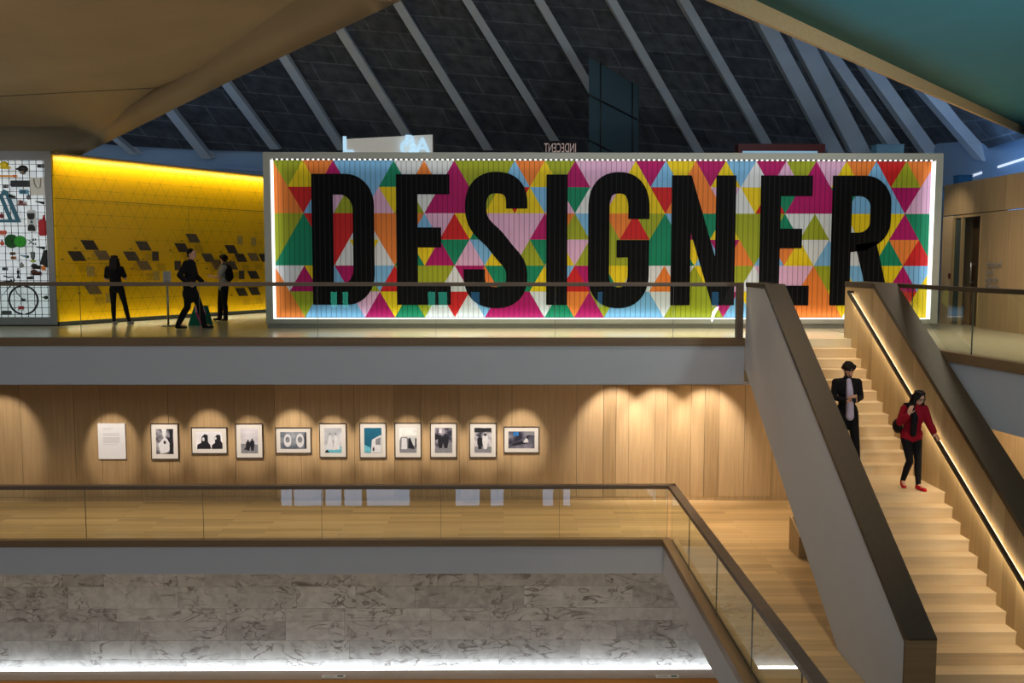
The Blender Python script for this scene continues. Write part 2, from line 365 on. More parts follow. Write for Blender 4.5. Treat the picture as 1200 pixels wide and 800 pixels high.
# ------------------------------------------------------------------ glass balustrades
qg = NT('balustrade_glass'); g = qg.t.nodes; 
tr = qg.n('ShaderNodeBsdfTransparent'); tr.inputs[0].default_value = (.93, .97, .95, 1)
gl = qg.n('ShaderNodeBsdfGlossy'); gl.inputs['Roughness'].default_value = .0; gl.inputs['Color'].default_value = (1, 1, 1, 1)
fr = qg.n('ShaderNodeFresnel'); fr.inputs['IOR'].default_value = 1.55
geo = qg.n('ShaderNodeNewGeometry'); nb = qg.n('ShaderNodeMath', operation='SUBTRACT'); nb.inputs[0].default_value = 1; qg.l(geo.outputs['Backfacing'], nb.inputs[1])
fm = qg.n('ShaderNodeMath', operation='MULTIPLY'); qg.l(fr.outputs[0], fm.inputs[0]); qg.l(nb.outputs[0], fm.inputs[1])
ms = qg.n('ShaderNodeMixShader'); qg.l(fm.outputs[0], ms.inputs[0]); qg.l(tr.outputs[0], ms.inputs[1]); qg.l(gl.outputs[0], ms.inputs[2])
qg.l(ms.outputs[0], qg.t.nodes['Material Output'].inputs[0]); M_glass = qg.m
M_gedge = mat('glass_edge', srgb(60, 70, 58), .3)

def balustrade(name, label, y, cutsx, zfloor, xl, xr):
    r = empty(name, (0, y, zfloor)); tag(r, label, 'balustrade')
    bx('handrail', (xl, -.08, 1.04), (xr, .08, 1.112), M_rail, r, bev=.006)
    for i in range(len(cutsx)-1):
        a, b_ = cutsx[i]+.008, cutsx[i+1]-.008
        gp = bx('glass_pane', (a, -.009, .046), (b_, .009, 1.04), M_glass, r)
        bx('pane_edge', (b_, -.009, .046), (b_+.006, .009, 1.04), M_gedge, gp)
    return r
step_ = 2.27
cx = [-8.114-2.27*k for k in range(7, 0, -1)]+[-8.114, -5.834, -3.566, -1.292, 1.003, 3.287, 4.5]
b1 = balustrade('glass_balustrade', 'glass balustrade with slim oak handrail along the upper floor edge', YE, cx, TOP, -24, 4.50)
bm = bmesh.new(); box(bm, (4.50, -.08, .045), (4.62, .08, 1.112)); finish('end_post', bm, M_rail, b1)
cx = [-8.081-2.28*k for k in range(7, 0, -1)]+[-8.081, -5.811, -3.519, -1.206, 1.097, 3.2]
b2 = balustrade('glass_balustrade', 'glass balustrade with oak handrail around the middle floor opening', 18.02, cx, 0, -24, 3.19)
bm = bmesh.new(); prism(bm, [(3.19, -.08, 1.04), (3.35, .08, 1.04), (3.35, -14, 1.04), (3.19, -14, 1.04)], (0, 0, .072)); box(bm, (3.19, -.08, 1.04), (3.35, .08, 1.112))
finish('side_handrail', bm, M_rail, b2)
ys = [17.98, 16.126, 13.99, 11.943, 9.9, 7.8, 5.7]
for i in range(len(ys)-1):
    gp = bx('glass_pane', (3.241, ys[i]-18.02-.01, .046), (3.259, ys[i+1]-18.02+.01, 1.04), M_glass, b2)
    bx('pane_edge', (3.241, ys[i+1]-18.02+.002, .046), (3.259, ys[i+1]-18.02+.01, 1.04), M_gedge, gp)
bm = bmesh.new(); box(bm, (3.262, -14, .0), (3.29, -.1, .05)); finish('glazing_channel', bm, M_black, b2)
b3 = empty('glass_balustrade', (0, 0, TOP)); tag(b3, 'glass balustrade with oak handrail curving along the right gallery beside the stairs', 'balustrade')
bm = bmesh.new(); ribbon(bm, RP, -.03, .13, 1.04, 1.112); finish('handrail', bm, M_cap, b3)
for i in range(len(RP)-1):
    bm = bmesh.new(); a, b_ = RP[i], RP[i+1]; d = (b_-a).normalized()*.01
    ribbon(bm, [a+d, b_-d], .04, .058, .046, 1.04); gp = finish('glass_pane', bm, M_glass, b3)
    if i == 0: b_ = Vector((7.31, 16.93, 0)); d = Vector((0, -.01, 0))
    bm = bmesh.new(); ribbon(bm, [b_-d, b_], .04, .058, .046, 1.04); finish('pane_edge', bm, M_gedge, gp)

# ------------------------------------------------------------------ staircase
RISE, TR = .17, .2708
st = empty('staircase', (0, 0, 0)); tag(st, 'straight pale oak staircase between solid balustrades rising to the upper floor', 'staircase')
nose = [18.457-TR*k-(.864 if k >= 12 else 0) for k in range(24)]
for k in range(1, 23):
    z = TOP-RISE*k; yb = nose[k-1]; yf = nose[k]
    bm = bmesh.new(); lay = bm.faces.layers.float.new('tone'); t = random.Random(k).uniform(-.2, .2)
    fs = box(bm, (5.02, yf, z-RISE-.05 if k < 22 else 0.003), (6.86, yb+.03, z-.001), 0) + box(bm, (5.02, yf-.012, z-.03), (6.86, yf+.02, z), 0)
    for f in fs: f[lay] = t
    if k == 12:
        for f in box(bm, (5.02, 14.9, z), (6.86, 14.904, z+.0008), 0): f[lay] = -.5
    finish('step', bm, M_step, st)
bm = bmesh.new(); prism(bm, [(5.03, 18.2, 3.35), (5.03, 12.75, .004), (5.03, 12.5, .004), (5.03, 14.3, 1.2), (5.03, 18.2, 3.42)], (1.8, 0, 0)); finish('soffit', bm, M_white, st)
# left balustrade: plaster outside, oak cap
L = [(18.17, 5.00), (16.86, 5.00), (10.62, 1.06), (10.62, .003), (12.75, .003), (18.1, 3.33), (18.17, 3.33)]
bm = bmesh.new(); prism(bm, [(4.68, y, z-(.05 if z > 1 and i in (0, 1, 2) else 0)) for i, (y, z) in enumerate(L)], (.36, 0, 0)); lb = finish('left_balustrade', bm, M_white, st)
capL = [(18.17, 5.025), (16.86, 5.025), (10.58, 1.075), (10.58, .004), (10.625, .004), (10.625, 1.02), (16.86, 4.94), (18.17, 4.94)]
bm = bmesh.new(); prism(bm, [(4.665, y, z) for y, z in capL], (.365, 0, 0)); finish('cap', bm, M_cap, lb)
bx('end_panel', (4.672, 10.572, .006), (5.025, 10.582, 1.05), M_kerb, lb)
bx('end_trim', (4.664, 10.57, .006), (4.70, 10.60, 1.06), M_kerb, lb)
bm = bmesh.new(); prism(bm, [(5.041, y, z) for y, z in [(18.17, 4.93), (16.86, 4.93), (10.64, 1.0), (10.64, .005), (11.7, .005), (18.17, 3.95)]], (.01, 0, 0)); finish('inner_lining', bm, M_strip, lb)
# right balustrade: oak inside, dark cap
Rr = [(18.86, 3.912), (18.86, 4.93), (17.42, 4.93), (10.65, .98), (10.65, .003), (13.4, .003), (18.46, 3.2), (18.46, 3.912)]
Rr = [(18.86, 4.93), (17.42, 4.93), (10.65, .98), (10.65, .003), (12.75, .003), (18.45, 3.3), (18.45, 3.912), (18.86, 3.912)]
bm = bmesh.new(); prism(bm, [(6.86, y, z) for y, z in Rr], (.40, 0, 0)); rb = finish('right_balustrade', bm, M_white, st)
# inner lining boards on right wall with slight tone change, seen from the stairs
bm = bmesh.new(); lay = bm.faces.layers.float.new('tone')
yy = 18.87; R = random.Random(5)
def ztop(y): return 4.925 if y > 17.42 else 4.925-(17.42-y)*.5835
def zbot(y): return 3.912 if y > 18.45 else max(.004, 3.55-(18.45-y)*.63)
while yy > 10.65:
    w = R.choice((.35, .55, .8, .62)); y2 = max(10.65, yy-w)
    if yy > 17.42 > y2: y2 = 17.42
    if yy > 18.45 > y2: y2 = 18.45
    t = R.uniform(-.3, .3)
    for f in prism(bm, [(6.845, yy-.002, zbot(yy-.002)), (6.845, y2+.002, zbot(y2+.002)), (6.845, y2+.002, ztop(y2+.002)), (6.845, yy-.002, ztop(yy-.002))], (.014, 0, 0)): f[lay] = t
    yy = y2
finish('lining_board', bm, M_strip, rb)
bx('end_panel', (6.845, 18.862, 3.914), (7.26, 18.88, 4.925), M_strip, rb)
capR = [(18.88, 5.03), (17.42, 5.03), (10.6, 1.05), (10.6, .004), (10.65, .004), (10.65, .985), (17.42, 4.935), (18.88, 4.935)]
bm = bmesh.new(); prism(bm, [(6.835, y, z) for y, z in capR], (.43, 0, 0)); finish('cap', bm, M_cap, rb)
# handrail with LED
def hz(y): return 4.80-(18.44-y)*.5495
hr = empty('handrail', (0, 0, 0)); hr.parent = st
bm = bmesh.new(); prism(bm, [(6.735, 18.46, hz(18.46)), (6.735, 10.8, hz(10.8)), (6.735, 10.8, hz(10.8)+.05), (6.735, 18.46, hz(18.46)+.05)], (.055, 0, 0))
box(bm, (6.735, 18.40, hz(18.46)), (6.85, 18.46, hz(18.46)+.045)); finish('rail_bar', bm, mat('bronze_rail', (.06, .05, .04), .35, .6), hr)
for (xa, za, xb, zb_) in ((6.79, .012, .012, .026),):
    bm = bmesh.new(); prism(bm, [(xa, 18.4, hz(18.4)+za), (xa, 10.9, hz(10.9)+za), (xa, 10.9, hz(10.9)+za+zb_), (xa, 18.4, hz(18.4)+za+zb_)], (xb, 0, 0)); finish('light_strip', bm, M_ledwarm, hr)
dirv = Vector((0, 18.4-10.9, hz(18.4)-hz(10.9))); midp = Vector((6.765, 14.65, hz(14.65)-.01))
def strip_light(name, p, d, nrm, length, width, power, color, spread=pi):
    o = light(name, 'AREA', p, Vector(p)+Vector(nrm), power, color, shape='RECTANGLE', size=length, size_y=width, spread=spread)
    x = Vector(d).normalized(); z = -Vector(nrm).normalized(); y = z.cross(x).normalized(); z = x.cross(y)
    M = Matrix((x, y, z)).transposed().to_4x4(); M.translation = Vector(p); o.matrix_world = M; return o
strip_light('handrail_light', midp, dirv, (.35, .45, -.82), dirv.length, .02, 34, WARMW)

# wooden bench under the stairs
wb = empty('stepped_bench', (5.42, 16.9, 0)); tag(wb, 'small oak stepped box bench on the middle floor, half hidden by the stair wall', 'bench')
bm = bmesh.new(); box(bm, (0, .55, .003), (1.4, .6, .62)); finish('back', bm, M_strip, wb)
bm = bmesh.new(); prism(bm, [(0, .0, .003), (0, .55, .003), (0, .55, .62), (0, .5, .62), (0, .0, .40)], (.035, 0, 0)); finish('side_panel', bm, M_wall, wb)
bx('seat', (.036, 0, .36), (1.4, .55, .40), M_step, wb); bx('front_panel', (.036, .02, .003), (1.4, .05, .36), M_wall, wb)

# ------------------------------------------------------------------ DESIGNER sign
AX0, AX1, AZ0, AZ1, AYY = -5.184, 9.676, 4.152, 7.680, 21.50
sg = empty('designer_sign', (0, 0, 0)); tag(sg, 'huge backlit grey framed sign of coloured triangles reading DESIGNER in black', 'sign')
M_fr = mat('pale_grey_frame', srgb(168, 170, 160), .5, noise_amt=.02)
bm = bmesh.new()
OX0, OX1, OZ0, OZ1 = -5.356, 9.862, 4.02, 7.843
IX0, IX1, IZ0, IZ1 = -5.194, 9.70, 4.122, 7.70
for a, b_ in (((OX0, 21.35, OZ0), (IX0, 21.75, OZ1)), ((IX1, 21.35, OZ0), (OX1, 21.75, OZ1)), ((IX0, 21.35, OZ0), (IX1, 21.75, IZ0)), ((IX0, 21.35, IZ1), (IX1, 21.75, OZ1))): box(bm, a, b_)
finish('frame', bm, M_fr, sg)
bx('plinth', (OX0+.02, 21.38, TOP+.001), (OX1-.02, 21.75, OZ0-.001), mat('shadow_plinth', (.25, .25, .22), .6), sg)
bm = bmesh.new(); box(bm, (IX0-.0, 21.52, IZ0), (IX1, 21.74, IZ1)); finish('backing', bm, M_black, sg)
bm = bmesh.new()
box(bm, (IX0, 21.36, IZ0+.02), (IX0+.035, 21.5, IZ1-.03)); box(bm, (IX1-.035, 21.36, IZ0+.02), (IX1, 21.5, IZ1-.03)); box(bm, (IX0, 21.37, IZ0), (IX1, 21.5, IZ0+.022))
finish('light_strip', bm, M_ledframe, sg)
qd = NT('dotted_led'); tcd = qd.n('ShaderNodeTexCoord'); sxd = qd.n('ShaderNodeSeparateXYZ'); qd.l(tcd.outputs['Object'], sxd.inputs[0])
dvd = qd.n('ShaderNodeMath', operation='DIVIDE'); dvd.inputs[1].default_value = .1153; qd.l(sxd.outputs[0], dvd.inputs[0]); frd = qd.n('ShaderNodeMath', operation='FRACT'); qd.l(dvd.outputs[0], frd.inputs[0])
ltd = qd.n('ShaderNodeMath', operation='LESS_THAN'); ltd.inputs[1].default_value = .45; qd.l(frd.outputs[0], ltd.inputs[0]); mld = qd.n('ShaderNodeMath', operation='MULTIPLY'); mld.inputs[1].default_value = 1.3; qd.l(ltd.outputs[0], mld.inputs[0])
qd.l(mld.outputs[0], qd.b.inputs['Emission Strength']); qd.b.inputs['Emission Color'].default_value = (1, 1, .97, 1); qd.b.inputs['Base Color'].default_value = (.1, .1, .1, 1)
bx('dotted_light_strip', (IX0+.04, 21.36, IZ1-.03), (IX1-.04, 21.40, IZ1-.001), qd.m, sg)
strip_light('sign_light', ((AX0+AX1)/2, 21.40, IZ1-.03), (1, 0, 0), (0, .45, -1), 14.6, .03, 5, (1, .98, .92))
strip_light('sign_light', ((AX0+AX1)/2, 21.38, IZ0+.04), (1, 0, 0), (0, .45, 1), 14.6, .03, 13, (1, .98, .92))
strip_light('sign_light', (AX0+.06, 21.40, 5.9), (0, 0, 1), (1, .45, 0), 3.3, .03, 1.2, (1, .98, .92))
strip_light('sign_light', (AX1-.06, 21.40, 5.9), (0, 0, 1), (-1, .45, 0), 3.3, .03, 1.2, (1, .98, .92))
PAL = {'O': (214, 118, 46), 'L': (142, 152, 26), 'Y': (212, 186, 10), 'M': (160, 0, 92), 'B': (112, 168, 212), 'G': (0, 122, 88), 'P': (204, 162, 196), 'W': (200, 206, 212), 'R': (186, 22, 24)}
keys = list(PAL); tm = [louvre('louvre_paint_'+k, srgb(*PAL[k])) for k in keys]
rows = ["O L Y O M B B B G W O W M L L L B O Y L M P P P Y M B Y O M Y B W M P L M P Y O B R L O P",
        "O O R B P L B P Y L W M M M L Y R Y B P G W P Y Y Y R O O O P W Y R G M M M G B B B M P P",
        "L L G R R R W O O O B P R Y G P P P M O L B L O R L G B M G Y L L L G W L W W Y Y Y M G G",
        "L G G G R W Y W O G Y M G P B Y P L G Y P L L L L G G G Y B M O L B O Y W B W W Y G O R G",
        "O W M Y B M L B R L L L W M O G G G Y B R M G Y W W O W L Y P L W P P P O L Y B B Y M B Y",
        "O O L B B B P M Y G L W R W B M M M W G O M L B B B W L L L M B Y O O O O O Y W O R R Y Y"]
JW = (AX1-AX0)/43.7; RH = (AZ1-AZ0)/6
bm = bmesh.new()
def clipx(poly, x, side):
    out = []
    for i in range(len(poly)):
        a, b_ = poly[i], poly[(i+1) % len(poly)]
        ina, inb = (a[0]-x)*side >= -1e-9, (b_[0]-x)*side >= -1e-9
        if ina: out.append(a)
        if ina != inb:
            t = (x-a[0])/(b_[0]-a[0]); out.append((x, a[1]+t*(b_[1]-a[1])))
    return out
for i, rw in enumerate(rows):
    for j, c in enumerate(rw.split()):
        zt = AZ1-i*RH; zb_ = zt-RH; xc = AX0+j*JW
        poly = [(xc, zt), (xc+JW, zb_), (xc-JW, zb_)] if (i+j) % 2 == 0 else [(xc-JW, zt), (xc+JW, zt), (xc, zb_)]
        poly = clipx(clipx(poly, AX0, 1), AX1, -1)
        if len(poly) > 2:
            f = bm.faces.new([bm.verts.new((p[0], AYY, p[1])) for p in poly]); f.material_index = keys.index(c)
bmesh.ops.remove_doubles(bm, verts=bm.verts[:], dist=.0005)
r_ = bmesh.ops.extrude_face_region(bm, geom=bm.faces[:])
for v in r_['geom']:
    if isinstance(v, bmesh.types.BMVert): v.co.y += .015
finish('louvre_panel', bm, tm, sg)
M_let = louvre('black_letter_blades', (.003, .003, .0035), light_line=True); M_let.node_tree.nodes['Principled BSDF'].inputs['Specular IOR Level'].default_value = .06
def PX(px, py): return (AX0+(px-318.9)/(1092.0-318.9)*(AX1-AX0), AZ1-(py-188.3)/(371.9-188.3)*(AZ1-AZ0))
def P3(px, py): x, z = PX(px, py); return Vector((x, AYY-.012, z))
def letter(ngons, strips):
    bm = bmesh.new()
    def addf(pts):
        prism(bm, [P3(*p) for p in pts], (0, .011, 0))
    for n_ in ngons: addf(n_)
    for a, b_ in strips:
        for i in range(len(a)-1): addf([a[i], a[i+1], b_[i+1], b_[i]])
    return finish('letter', bm, M_let, sg)
def bez(p0, p1, p2, p3, n_=12): return [tuple((1-t)**3*p0[k]+3*(1-t)**2*t*p1[k]+3*(1-t)*t*t*p2[k]+t**3*p3[k] for k in (0, 1)) for t in [i/n_ for i in range(n_+1)]]
def rect(x0, y0, x1, y1): return [(x0, y0), (x1, y0), (x1, y1), (x0, y1)]
def arcs(cx_, cy, rx, ry, a0, a1, n_=10): return [(cx_+rx*cos(radians(a0+(a1-a0)*i/n_)), cy-ry*sin(radians(a0+(a1-a0)*i/n_))) for i in range(n_+1)]
def stroke(c, w):
    A, B_ = [], []
    for i, p in enumerate(c):
        q0 = c[max(0, i-1)]; q1 = c[min(len(c)-1, i+1)]; d = Vector((q1[0]-q0[0], q1[1]-q0[1])).normalized()
        A.append((p[0]-d.y*w/2, p[1]+d.x*w/2)); B_.append((p[0]+d.y*w/2, p[1]-d.x*w/2))
    return (A, B_)
out = [(389, 204)]+arcs(404.5, 240, 32.5, 36, 90, 0)+arcs(404.5, 321, 32.5, 36, 0, -90)+[(389, 357)]
inn = [(389, 228)]+arcs(397, 246, 15, 18, 90, 0)+arcs(397, 315, 15, 18, 0, -90)+[(389, 333)]
letter([rect(364, 204, 389, 357)], [(out, inn)])
letter([rect(463, 204.3, 488, 357), rect(488, 204.3, 525.5, 227.5), rect(488, 266, 515.5, 289.5), rect(488, 333.5, 526.5, 357)], [])
cS = [(604.3, 244), (604.3, 238)]+bez((604.3, 238), (604.3, 221), (596, 213.8), (580, 213.8))[1:]+bez((580, 213.8), (564, 213.8), (556, 224), (556, 242))[1:]+bez((556, 242), (556, 268), (572, 270), (583, 286))[1:]+bez((583, 286), (598, 306), (604.5, 306), (604.5, 324))[1:]+bez((604.5, 324), (604.5, 340), (596, 348.5), (580, 348.5))[1:]+bez((580, 348.5), (563, 348.5), (554.3, 340), (554.3, 322))[1:]+[(554.3, 315)]
letter([], [stroke(cS, 25)])
letter([rect(639.2, 204.3, 664, 357)], [])
cG = [(748, 256), (748, 244)]+bez((748, 244), (748, 224), (740, 213.8), (724.5, 213.8))[1:]+bez((724.5, 213.8), (708, 213.8), (701, 224), (701, 243))[1:]+[(701, 320)]+bez((701, 320), (701, 339), (708, 348.5), (724.5, 348.5))[1:]+bez((724.5, 348.5), (740, 348.5), (748, 338), (748, 320))[1:]+[(748, 301)]
letter([rect(722, 280.5, 760.5, 301)], [stroke(cG, 25)])
letter([rect(786.3, 205, 809.5, 357.3), rect(838.6, 205, 862, 357.3), [(809.5, 205), (838.6, 300), (838.6, 357.3), (836, 357.3), (809.5, 272)]], [])
letter([rect(891, 205, 915, 357.5), rect(915, 205, 952, 229), rect(915, 267, 941, 290), rect(915, 334, 950.5, 357.5)], [])
out = [(999, 205)]+arcs(1014, 238, 31.5, 33, 90, 0)+arcs(1014, 258, 31.5, 32, 0, -70)+[(1018, 292), (999, 294.5)]
inn = [(999, 229)]+arcs(1008, 242, 13, 13, 90, 0)+arcs(1008, 258.5, 13, 13, 0, -70)+[(1008, 271.5), (999, 271.5)]
letter([rect(975.5, 205, 999, 357.5), [(1004.5, 286), (1029, 282), (1048, 357.5), (1023.5, 357.5)]], [(out, inn)])

# ------------------------------------------------------------------ yellow exhibition wall
Y0 = Vector((-10.36, 22.1, TOP)); Y1 = Vector((-6.4, 28.93, TOP)); dY = (Y1-Y0); LY = dY.length; dYn = dY.normalized(); nY = Vector((dYn.y, -dYn.x, 0))  # towards viewer
HW = 3.95
yw = empty('yellow_display_wall', Y0, math.atan2(dY.y, dY.x)); tag(yw, 'long glossy yellow display wall with fine triangle lines and dark photo cards', 'display wall')
q = NT('yellow_triangle_lacquer'); b = q.b
tc = q.n('ShaderNodeTexCoord'); sx = q.n('ShaderNodeSeparateXYZ'); q.l(tc.outputs['Object'], sx.inputs[0])
def mth(op, a, b_=None, c=None):
    n_ = q.n('ShaderNodeMath', operation=op)
    for i, v in enumerate((a, b_, c)):
        if v is None: continue
        if isinstance(v, (int, float)): n_.inputs[i].default_value = v
        else: q.l(v, n_.inputs[i])
    return n_.outputs[0]
TH = .29
lines = []
for ang in (0, 60, 120):
    s, c_ = sin(radians(ang)), cos(radians(ang))
    d = mth('ADD', mth('MULTIPLY', sx.outputs[2], c_/TH), mth('MULTIPLY', sx.outputs[0], s/TH))
    frr = mth('FRACT', mth('ADD', d, 50)); lines.append(mth('LESS_THAN', frr, .035))
ln = mth('MAXIMUM', mth('MAXIMUM', lines[0], lines[1]), lines[2])
vz = q.n('ShaderNodeTexNoise'); vz.inputs['Scale'].default_value = .9; q.l(tc.outputs['Object'], vz.inputs['Vector'])
msk = q.n('ShaderNodeMapRange'); msk.inputs[1].default_value = .42; msk.inputs[2].default_value = .50; q.l(vz.outputs[0], msk.inputs[0])
lnm = mth('MULTIPLY', ln, mth('MULTIPLY_ADD', msk.outputs[0], .55, .12))
mx = q.n('ShaderNodeMix', data_type='RGBA'); mx.inputs[6].default_value = (.88, .50, .0, 1); mx.inputs[7].default_value = (.30, .17, .0, 1); q.l(lnm, mx.inputs[0])
q.l(mx.outputs[2], b.inputs['Base Color']); b.inputs['Roughness'].default_value = .3
bx('panel', (0, 0, .1), (LY, .1, HW), q.m, yw)
bx('skirting', (0, -.01, .002), (LY, .1, .1), M_black, yw)
bx('top_trim', (0, -.06, HW), (LY, .1, HW+.05), mat('brown_trim', (.22, .14, .05), .6), yw)
bm = bmesh.new()
for xx in (3.9, ): box(bm, (xx, -.003, .1), (xx+.012, 0, 2.95))
box(bm, (0, -.003, 2.95), (LY, 0, 2.965)); finish('panel_joint', bm, mat('joint', (.3, .18, .01), .6), yw)
def yw_pt(u, off, z): return Y0+dYn*u+nY*off+Vector((0, 0, z))
strip_light('display_wall_light', yw_pt(LY/2, .22, HW-.05), dYn, (-nY*.55+Vector((0, 0, -1))), LY, .04, 44, (1, .86, .45))
strip_light('display_wall_light', yw_pt(LY/2, .16, .05), dYn, (-nY*.5+Vector((0, 0, 1))), LY, .04, 10, (1, .88, .5))
strip_light('display_wall_light', yw_pt(LY/2, .30, .12), dYn, (nY*.15+Vector((0, 0, -1))), LY, .03, 14, (1, .93, .66))
# photo cards (parallelograms) seen in the photograph: pixel centre, kind
cards = [(105, 287, 0), (90, 300, 0), (120, 299, 2), (168, 288, 1), (154, 300, 1), (169, 311, 2), (182, 300, 3), (226, 279, 1), (213, 290, 0), (271, 292, 0), (244, 302, 1), (255, 311, 2), (271, 311, 1),
         (282, 302, 0), (297, 301, 2), (297, 322, 0), (283, 322, 3), (283, 342, 0), (298, 341, 0), (109, 339, 2), (257, 309, 2), (281, 281, 4), (297, 283, 4), (183, 323, 4), (128, 349, 4), (310, 302, 0), (208, 311, 3), (106, 318, 4)]
CM = [mat('card_print_dark', (.05, .035, .02), .4, noise_amt=.45, nscale=22), mat('card_print_mixed', (.10, .07, .04), .4, noise_amt=.48, nscale=18), mat('card_print_brown', (.22, .14, .05), .4, noise_amt=.35, nscale=20),
      mat('card_print_upright', (.07, .05, .03), .4, noise_amt=.45, nscale=25), mat('card_print_faint', (.45, .30, .06), .4, noise_amt=.3, nscale=30)]
def onwall(px, py):
    r = ray(px, py); o = Vector((0, 0, EYE)); t = (Y0-o).dot(nY)/r.dot(nY); p = o+r*t
    return (p-Y0).dot(dYn), p.z-TOP
for i, (px, py, k) in enumerate(cards):
    u, z = onwall(px, py); bm = bmesh.new()
    if k < 3: poly = [(-.25, .115), (.10, .115), (.25, -.115), (-.10, -.115)]
    else: poly = [(-.10, .12), (.10, .12), (.10, -.12), (-.10, -.12)]
    prism(bm, [(u+a, -.012, z+b_) for a, b_ in poly], (0, .011, 0)); finish('photo_card', bm, CM[k], yw)
R = random.Random(3)
for i, (px, py, k) in enumerate(cards[:20]):   # caption blocks printed beside each card
    u, z = onwall(px, py); bm = bmesh.new()
    for j in range(7): box(bm, (u+.05, -.003, z-.20-j*.026), (u+.05+.30*R.uniform(.8, 1), 0, z-.206-j*.026))
    box(bm, (u-.42, -.003, z-.06), (u-.34, 0, z-.10)); finish('caption', bm, mat('caption_ink', (.33, .2, .02), .6), yw)
for i, (px, py) in enumerate([(60, 178)]):
    bx('bracket', (.0, -.10, HW-.02), (.12, -.06, HW+.10), mat('brown_trim', (.22, .14, .05), .6), yw)

# ------------------------------------------------------------------ left lightbox display
LB = empty('grid_lightbox', (0, 22.1, TOP)); tag(LB, 'grey framed backlit white wall with black wire grid for hanging objects', 'display case')
fx0, fx1 = -24, -10.41; ix1 = -10.57; izb, izt = 4.109-TOP, 7.744-TOP
bm = bmesh.new(); box(bm, (ix1, 0, .03), (fx1, .35, 4.03)); box(bm, (fx0, 0, izt), (ix1, .35, 4.03)); box(bm, (fx0, 0, .03), (ix1, .35, izb)); finish('frame', bm, mat('grey_case_frame', srgb(128, 128, 128), .5), LB)
bx('plinth', (fx0, .03, .002), (fx1-.03, .3, .03), M_black, LB)
bm = bmesh.new(); box(bm, (fx0, .25, izb), (ix1, .3, izt)); finish('light_panel', bm, emis('lightbox_white', (.86, .95, .98), .42), LB)
bm = bmesh.new(); x = ix1-.08
while x > -15.5: box(bm, (x, .10, izb), (x+.012, .112, izt)); x -= .158
z = izb+.06
while z < izt: box(bm, (-15.5, .10, z), (ix1, .112, z+.012)); z += .158
finish('wire_grid', bm, mat('black_wire', (.02, .02, .02), .5), LB)
DY = {('bowl', 24.5): -.07, ('clog', 14.5): -.05, ('toy_star', 52.3): -.07, ('hard_hat', 5): -.03, ('film_camera', 27): -.03, ('comb', 46.5): -.06}
def hang(name, label, cat, px, py, builder):
    p = aY(px, py, 22.1); o = empty(name, (p.x, 22.1+.06+DY.get((name, px), 0), p.z)); tag(o, label, cat)
    S = 22.1/FPX; builder(o, S); return o
def part(o, name, m_, fn, smooth=False):
    bm = bmesh.new(); fn(bm); return finish(name, bm, m_, o, smooth)
def C(n_, r, g_, b_, rough=.5): return mat(n_, srgb(r, g_, b_), rough)
K = C('matt_black', 18, 18, 20)
def b_(o, S, w, h, m_, d=.05, nm='body'): return part(o, nm, m_, lambda bm: box(bm, (-w/2*S, -d, -h/2*S), (w/2*S, 0, h/2*S), bev=min(w, h)*S*.12))
def hat(o, S):
    part(o, 'crown', C('bright_yellow', 235, 205, 20), lambda bm: ico(bm, (0, -.03, .02), 5*S, 2, scale=(1, .6, .8)))
    part(o, 'brim', C('bright_yellow', 235, 205, 20), lambda bm: ico(bm, (.02, -.03, -.05), 7*S, 2, scale=(1, .4, .22)))
hang('hard_hat', 'bright yellow hard hat hung at top left of the lit grid', 'hat', 5, 194, hat)
hang('ruler', 'long orange ruler hung level below the yellow hat', 'ruler', 8, 206, lambda o, S: (b_(o, S, 22, 2.2, C('ruler_orange', 235, 150, 30), .01), part(o, 'grip', C('ruler_red', 215, 90, 30), lambda bm: box(bm, (6*S, -.02, -1.4*S), (9*S, -.01, 1.4*S)))))
def camera_(o, S):
    part(o, 'body', K, lambda bm: ico(bm, (0, -.03, .02), 6*S, 2, scale=(1, .6, .75)))
    part(o, 'peak', K, lambda bm: ico(bm, (-5*S, -.03, .02), 4*S, 2, scale=(1, .6, .35)))
    part(o, 'lens', C('lens_grey', 120, 110, 100), lambda bm: lathe(bm, [(2*S, -.12), (2.4*S, -.05), (2.4*S, 0)], (0, 0, -.06), 14, axis='Y'))
hang('film_camera', 'black camera with pale lens hung near the top of the lit grid', 'camera', 27, 199, camera_)
hang('radio', 'small black pocket radio hung at the top right corner of the grid', 'radio', 47, 194.5, lambda o, S: (b_(o, S, 8, 3.5, K), part(o, 'dial', C('dial_grey', 150, 150, 150), lambda bm: lathe(bm, [(.8*S, -.07), (.8*S, -.04)], (2*S, 0, 0), 10, axis='Y'))))
def keyb(o, S):
    b_(o, S, 23, 7.5, C('slate', 52, 58, 62))
    part(o, 'keys', C('key_dark', 28, 30, 34), lambda bm: [box(bm, ((-10+i*1.9)*S, -.06, (-2.8+j*1.9)*S), ((-8.6+i*1.9)*S, -.05, (-1.5+j*1.9)*S)) for i in range(10) for j in range(3)])
hang('keyboard', 'dark grey keyboard hung left of the white tote bag', 'keyboard', 23, 215, keyb)
hang('phone', 'small blue telephone hung under the grey keyboard', 'phone', 27, 224.5, lambda o, S: (b_(o, S, 11, 5, C('sky_plastic', 96, 160, 190)), part(o, 'screen', C('screen_dark', 40, 80, 100), lambda bm: box(bm, (-3*S, -.06, -1.5*S), (3*S, -.05, 1.5*S)))))
hang('cassette', 'small black cassette hung left of the keyboard', 'cassette', 5.5, 218, lambda o, S: (b_(o, S, 6, 4, K, .03), part(o, 'reel', C('reel_white', 190, 190, 190), lambda bm: [lathe(bm, [(.7*S, -.04), (.7*S, -.03)], (s*1.5*S, 0, 0), 10, axis='Y') for s in (-1, 1)])))
